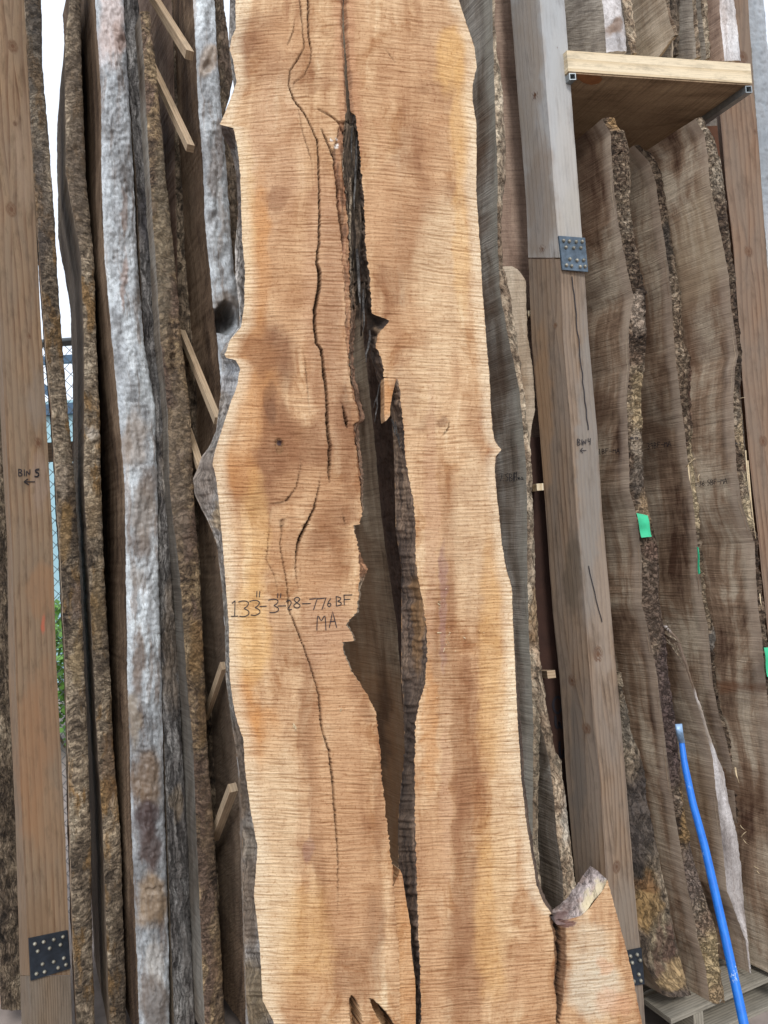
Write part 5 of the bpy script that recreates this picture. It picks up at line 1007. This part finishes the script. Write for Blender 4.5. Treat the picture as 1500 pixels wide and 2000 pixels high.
# rotten heartwood still standing in the upper split
mb = MB(); ys = np.linspace(214, 640, 214); u = np.linspace(0, 1, 34)
xl = interp(HL, ys) - 5; xr = np.maximum(interp(HR, ys) + 5 - np.interp(ys, [214, 420, 560, 640], [0, 2, 22, 38]), xl + 3)
xl = np.where(ys > 540, np.interp(ys, [540, 640], [679, 716]), xl); xr = np.maximum(np.where(ys > 540, np.interp(ys, [540, 640], [724, 722]), xr), xl + 1)
px = xl[:, None] * (1 - u) + xr[:, None] * u; py = np.broadcast_to(ys[:, None], px.shape)
h = -.030 - .022 * fbm(px / 5., py / 60., 121, 4) - .035 * sstep(.05, .5, fbm(px / 8., py / 90., 122, 2)) - .02 * (1 - sstep(222, 236, py))
V = SP(px, py, h); mb.grid(V, np.stack([px / F_PX * 2, -py / F_PX * 2], -1)); mb.build('rotten_heartwood', M['rotten'], bs_)
# tongue of sound wood hanging into the split
def tongue(tabL, tabR, y0, y1_, name, off=-.002, th=.03, m='fresh'):
    ys = np.linspace(y0, y1_, int((y1_ - y0) / 1.5)); j = .7 * fbm(ys / 7., ys * 0, 131, 3)
    xl = interp(tabL, ys) + j; xr = np.maximum(interp(tabR, ys) - j, xl + .4); u = np.linspace(0, 1, 10)
    px = xl[:, None] * (1 - u) + xr[:, None] * u; py = np.broadcast_to(ys[:, None], px.shape)
    mb = MB(); F_ = SP(px, py, np.full(px.shape, off) + .0008 * fbm(px / 9., py / 20., 5, 3)); Bk = SP(px, py, np.full(px.shape, off - th))
    sl = np.interp(py, [0, 500, 900, 1400, 2000], [.10, .07, -.01, -.02, -.035]) * (px - 560) / 300.
    G = np.stack([px / F_PX * 2.06, -(py - (px - 690) * sl) / F_PX * 2.06], -1); S = blobs(px, py, [(755, 770, 20, 40, orange, .5), (800, 1900, 40, 200, orange, .4)], px.shape)
    mb.grid(F_, G, S); mb.grid(Bk, G, flip=True)
    mb.grid(np.stack([F_[:, 0], Bk[:, 0]], 1), np.stack([G[:, 0], G[:, 0] + [.02, 0]], 1)); mb.grid(np.stack([F_[:, -1], Bk[:, -1]], 1), np.stack([G[:, -1], G[:, -1] + [.02, 0]], 1)); mb.grid(np.stack([F_[-1], Bk[-1]], 0)); mb.grid(np.stack([F_[0], Bk[0]], 0))
    return mb.build(name, M[m], bs_)
tongue([(728, 750), (772, 751), (812, 751), (822, 752)], [(728, 778), (752, 771), (772, 766), (798, 762), (812, 762), (822, 754)], 738, 822, 'splinter', -.0004)
tongue([(1700, 782), (1708, 781), (1731, 770), (1800, 773), (1843, 779), (2330, 786)], [(1700, 783), (1712, 788), (1760, 795), (1813, 804), (1843, 804), (1880, 808), (1917, 813), (2000, 814), (2330, 818)], 1700, YB, 'splinter', -.006, .05)
for (x0, y0, x1, y1_, wd) in [(744, 760, 741, 818, 3), (748, 740, 738, 790, 2), (770, 815, 782, 846, 5), (776, 820, 790, 870, 3), (668, 262, 676, 330, 6), (700, 260, 698, 420, 5), (688, 340, 692, 520, 6), (700, 480, 712, 600, 7), (714, 560, 718, 640, 5), (692, 240, 694, 300, 4), (684, 640, 690, 700, 4), (688, 700, 697, 790, 4), (728, 640, 722, 700, 5), (783, 843, 791, 870, 3)]:
    n = 14; t = np.linspace(0, 1, n); xx = x0 + (x1 - x0) * t + 1.5 * vn(t * 4, t * 0, int(x0)); yy = y0 + (y1_ - y0) * t
    mb = MB(); tube(mb, SP(xx, yy, -.02 - .015 * t), (wd / 2 / F_PX * 2.05) * (.35 + .65 * np.sin(math.pi * np.clip(t + .15, 0, 1)) ** .7), 6); mb.build('splinter', M['bark_slate' if x0 > 690 else 'bark_pale'], bs_)
# the waney top of the flare
fe = np.array([(1079, 1797), (1088, 1806), (1104, 1806), (1120, 1797), (1136, 1788), (1148, 1776), (1160, 1760), (1170, 1746), (1180, 1734), (1186, 1721)], float)
be = np.array([(1072, 1781), (1082, 1776), (1094, 1769), (1104, 1758), (1116, 1742), (1128, 1725), (1140, 1708), (1152, 1690), (1168, 1702), (1186, 1719)], float)
t0 = np.linspace(0, 9, 60); ix = np.arange(10)
fx, fy = np.interp(t0, ix, fe[:, 0]), np.interp(t0, ix, fe[:, 1]); bx_, by_ = np.interp(t0, ix, be[:, 0]), np.interp(t0, ix, be[:, 1]) + 1.0 * vn(t0 * 2, t0 * 0, 7)
Fp = SP(fx, fy, np.full(60, -.001)); r = ray(bx_, by_); t = (C0 + .075) / (r[:, 1] - KX * r[:, 0] - KZ * r[:, 2]); Bp = r * t[:, None] + np.array([0, 0, CAMZ])
u = np.linspace(0, 1, 24); V = Fp[None] * (1 - u)[:, None, None] + Bp[None] * u[:, None, None]
hh_ = .006 * fbm(np.broadcast_to(t0[None] * 1.2, (24, 60)), np.broadcast_to(u[:, None] * 2, (24, 60)), 141, 4) + .010 * np.sin(u * math.pi)[:, None]
V = V + np.array([-.3, -.5, .8]) * hh_[..., None]
S = np.zeros((24, 60, 4)); tt = np.broadcast_to(t0[None], (24, 60)); uu = np.broadcast_to(u[:, None], (24, 60)); wn = fbm(tt * 1.1, uu * 5, 5, 4)
def lay(m, c):
    k = np.clip(m, 0, 1); na = k + S[..., 3] * (1 - k)
    for j in range(3): S[..., j] = (c[j] * k + S[..., j] * S[..., 3] * (1 - k)) / np.maximum(na, 1e-5)
    S[..., 3] = na
lay(.75 * sstep(.55, .15, 1 - (1 - uu) - .25 * wn) * 0 + .75 * (1 - sstep(.2, .45, uu + .3 * wn)) * sstep(3.6, 5., tt), lin(206, 190, 150))
lay(.35 * sstep(.15, .4, wn), lin(160, 128, 106)); lay(.9 * (1 - sstep(2.2, 3.4, tt + 1.6 * wn)) * (1 - sstep(.5, .8, uu + .3 * wn)), lin(104, 78, 72)); lay(.95 * (1 - sstep(.6, 1.3, tt + wn)), lin(50, 42, 38))
mb = MB(); mb.grid(V, np.stack(np.broadcast_arrays(t0[None] * .02, u[:, None] * .08), -1), S, flip=True); mb.build('waney_crotch', bark_mat('crotch_edge', lin(168, 146, 136), lin(202, 188, 184), lin(220, 210, 208), lin(232, 224, 216), .8, .8, .6, .35, .4, ridg=(18, 10)), bs_)
# handwriting on the big slab
Z8 = lambda x, y: (x / 4.6875 + 400, y / 4.6875 + 1100)
def z8(ch, x0, y0, x1, y1_): a_ = Z8(x0, y0); b_ = Z8(x1, y1_); return (ch, a_[0], a_[1], b_[0] - a_[0], b_[1] - a_[1])
write([z8('1', 232, 340, 312, 486), z8('3', 305, 340, 412, 492), z8('3', 408, 335, 512, 480), z8('"', 464, 255, 512, 318), z8('-', 500, 380, 565, 408), z8('3', 580, 325, 682, 455), z8('"', 655, 275, 706, 322), z8('-', 665, 378, 742, 402), z8('2', 740, 335, 800, 430), z8('8', 798, 305, 886, 418),
       z8('-', 890, 350, 968, 388), z8('7', 955, 322, 1032, 428), z8('7', 1030, 318, 1112, 425), z8('.', 1088, 385, 1110, 412), z8('6', 1115, 322, 1162, 402), z8('B', 1195, 302, 1258, 392), z8('F', 1265, 290, 1350, 385), z8('M', 1020, 448, 1110, 614), z8('A', 1138, 442, 1206, 590)],
      lambda x, y: SP(np.array(x), np.array(y), .0018), bs_, 1.7)

# ------------------------------------------------------------------ blue bar, pallet
bar = empty('pry_bar', P(1499, 2190, np.array(2.1)), 'long bright blue hexagonal pry bar leaning against the right slabs', 'pry bar')
bp = np.array([(1331, 1446), (1337, 1492), (1353, 1568), (1376, 1652), (1396, 1740), (1416, 1828), (1436, 1920), (1453, 2000), (1497, 2195)], float)
yy = np.linspace(1446, 2195, 60); xx = np.interp(yy, bp[:, 1], bp[:, 0]); Yb = np.interp(yy, [1446, 2195], [2.46, 2.02])
pts = P(xx, yy, Yb); mb = MB(); tube(mb, pts, np.interp(yy, [1446, 1500, 1700, 2000], [.0092, .0112, .0132, .0142]), 6); 
shaft = mb.build('shaft', M['blue'], bar, smooth=False)
n = 22; t = np.linspace(0, 1, n); hx = 1331.2 - 3.5 * t - 2.5 * np.sin(t * 2.0); hy = 1449 - 35 * t; hp = P(hx, hy, 2.459 - .016 * np.sin(t * 2.6))
mb = MB(); wd_ = .0092 + .0024 * sstep(0, .8, t); tk = .0100 * (1 - t) ** .8 + .0022
aa = np.linspace(0, 2 * math.pi, 17); ca, sa = np.cos(aa), np.sin(aa); sq = lambda q: np.sign(q) * np.abs(q) ** .55
V = np.array([[p + np.array([c_ * w1, s_ * k1, 0]) for c_, s_ in zip(sq(ca), sq(sa))] for p, w1, k1 in zip(hp, wd_, tk)])
mb.grid(V); mb.grid(np.stack([V[-1], np.broadcast_to(hp[-1], V[-1].shape)], 0)); mb.build('chisel_tip', M['worn'], bar)


th = math.radians(24); E1 = np.array([math.cos(th), math.sin(th), 0]); E2 = np.array([-math.sin(th), math.cos(th), 0])
r0 = ray(1310, 1990); O = np.array([0, 0, CAMZ]) + r0 * ((.115 - CAMZ) / r0[2])
pal = empty('pallet', (O[0], O[1], 0), 'weathered grey wooden pallet under the right-hand slabs', 'pallet')
for k in range(5):
    mb = MB(); mb.box(O + E2 * (.155 * k) - [0, 0, .018], E1 * 1.25, E2 * (.12 if k else .13), (0, 0, .018)); mb.build('deck_board', M['pallet'], pal, smooth=False)
for k in range(3):
    mb = MB(); mb.box(O + E1 * (.10 + .5 * k) - [0, 0, .097], E1 * .045, E2 * .76, (0, 0, .078)); mb.build('stringer', M['pallet'], pal, smooth=False)
for k in range(3):
    mb = MB(); mb.box(O + E2 * (.31 * k) - [0, 0, .114], E1 * 1.25, E2 * .10, (0, 0, .016)); mb.build('bottom_board', M['pallet'], pal, smooth=False)

# loose chips and sawdust crumbs clinging to the big face
mb = MB(); rng = np.random.RandomState(9)
spots = [(862, 1236), (868, 1245), (872, 1250), (864, 1258), (870, 1262), (858, 1178), (862, 1186), (874, 1232), (566, 1418), (569, 1414), (668, 1386), (940, 1232)]
for k in range(46):
    x, y = spots[k % 12] if k < 24 else (rng.uniform(845, 930), rng.uniform(1080, 1380)); x += rng.randn() * 3; y += rng.randn() * 4
    c_ = SP(np.array(x), np.array(y), .002); r_ = rng.uniform(.001, .0028) * (1 if k < 24 else .6); d1_, d2_, d3_ = rng.randn(3, 3) * r_
    mb.box(c_, d1_ * 1.6, d2_, d3_ * .6)
tag(mb.build('sawdust_crumbs', M['chip'], bs_), kind='stuff')
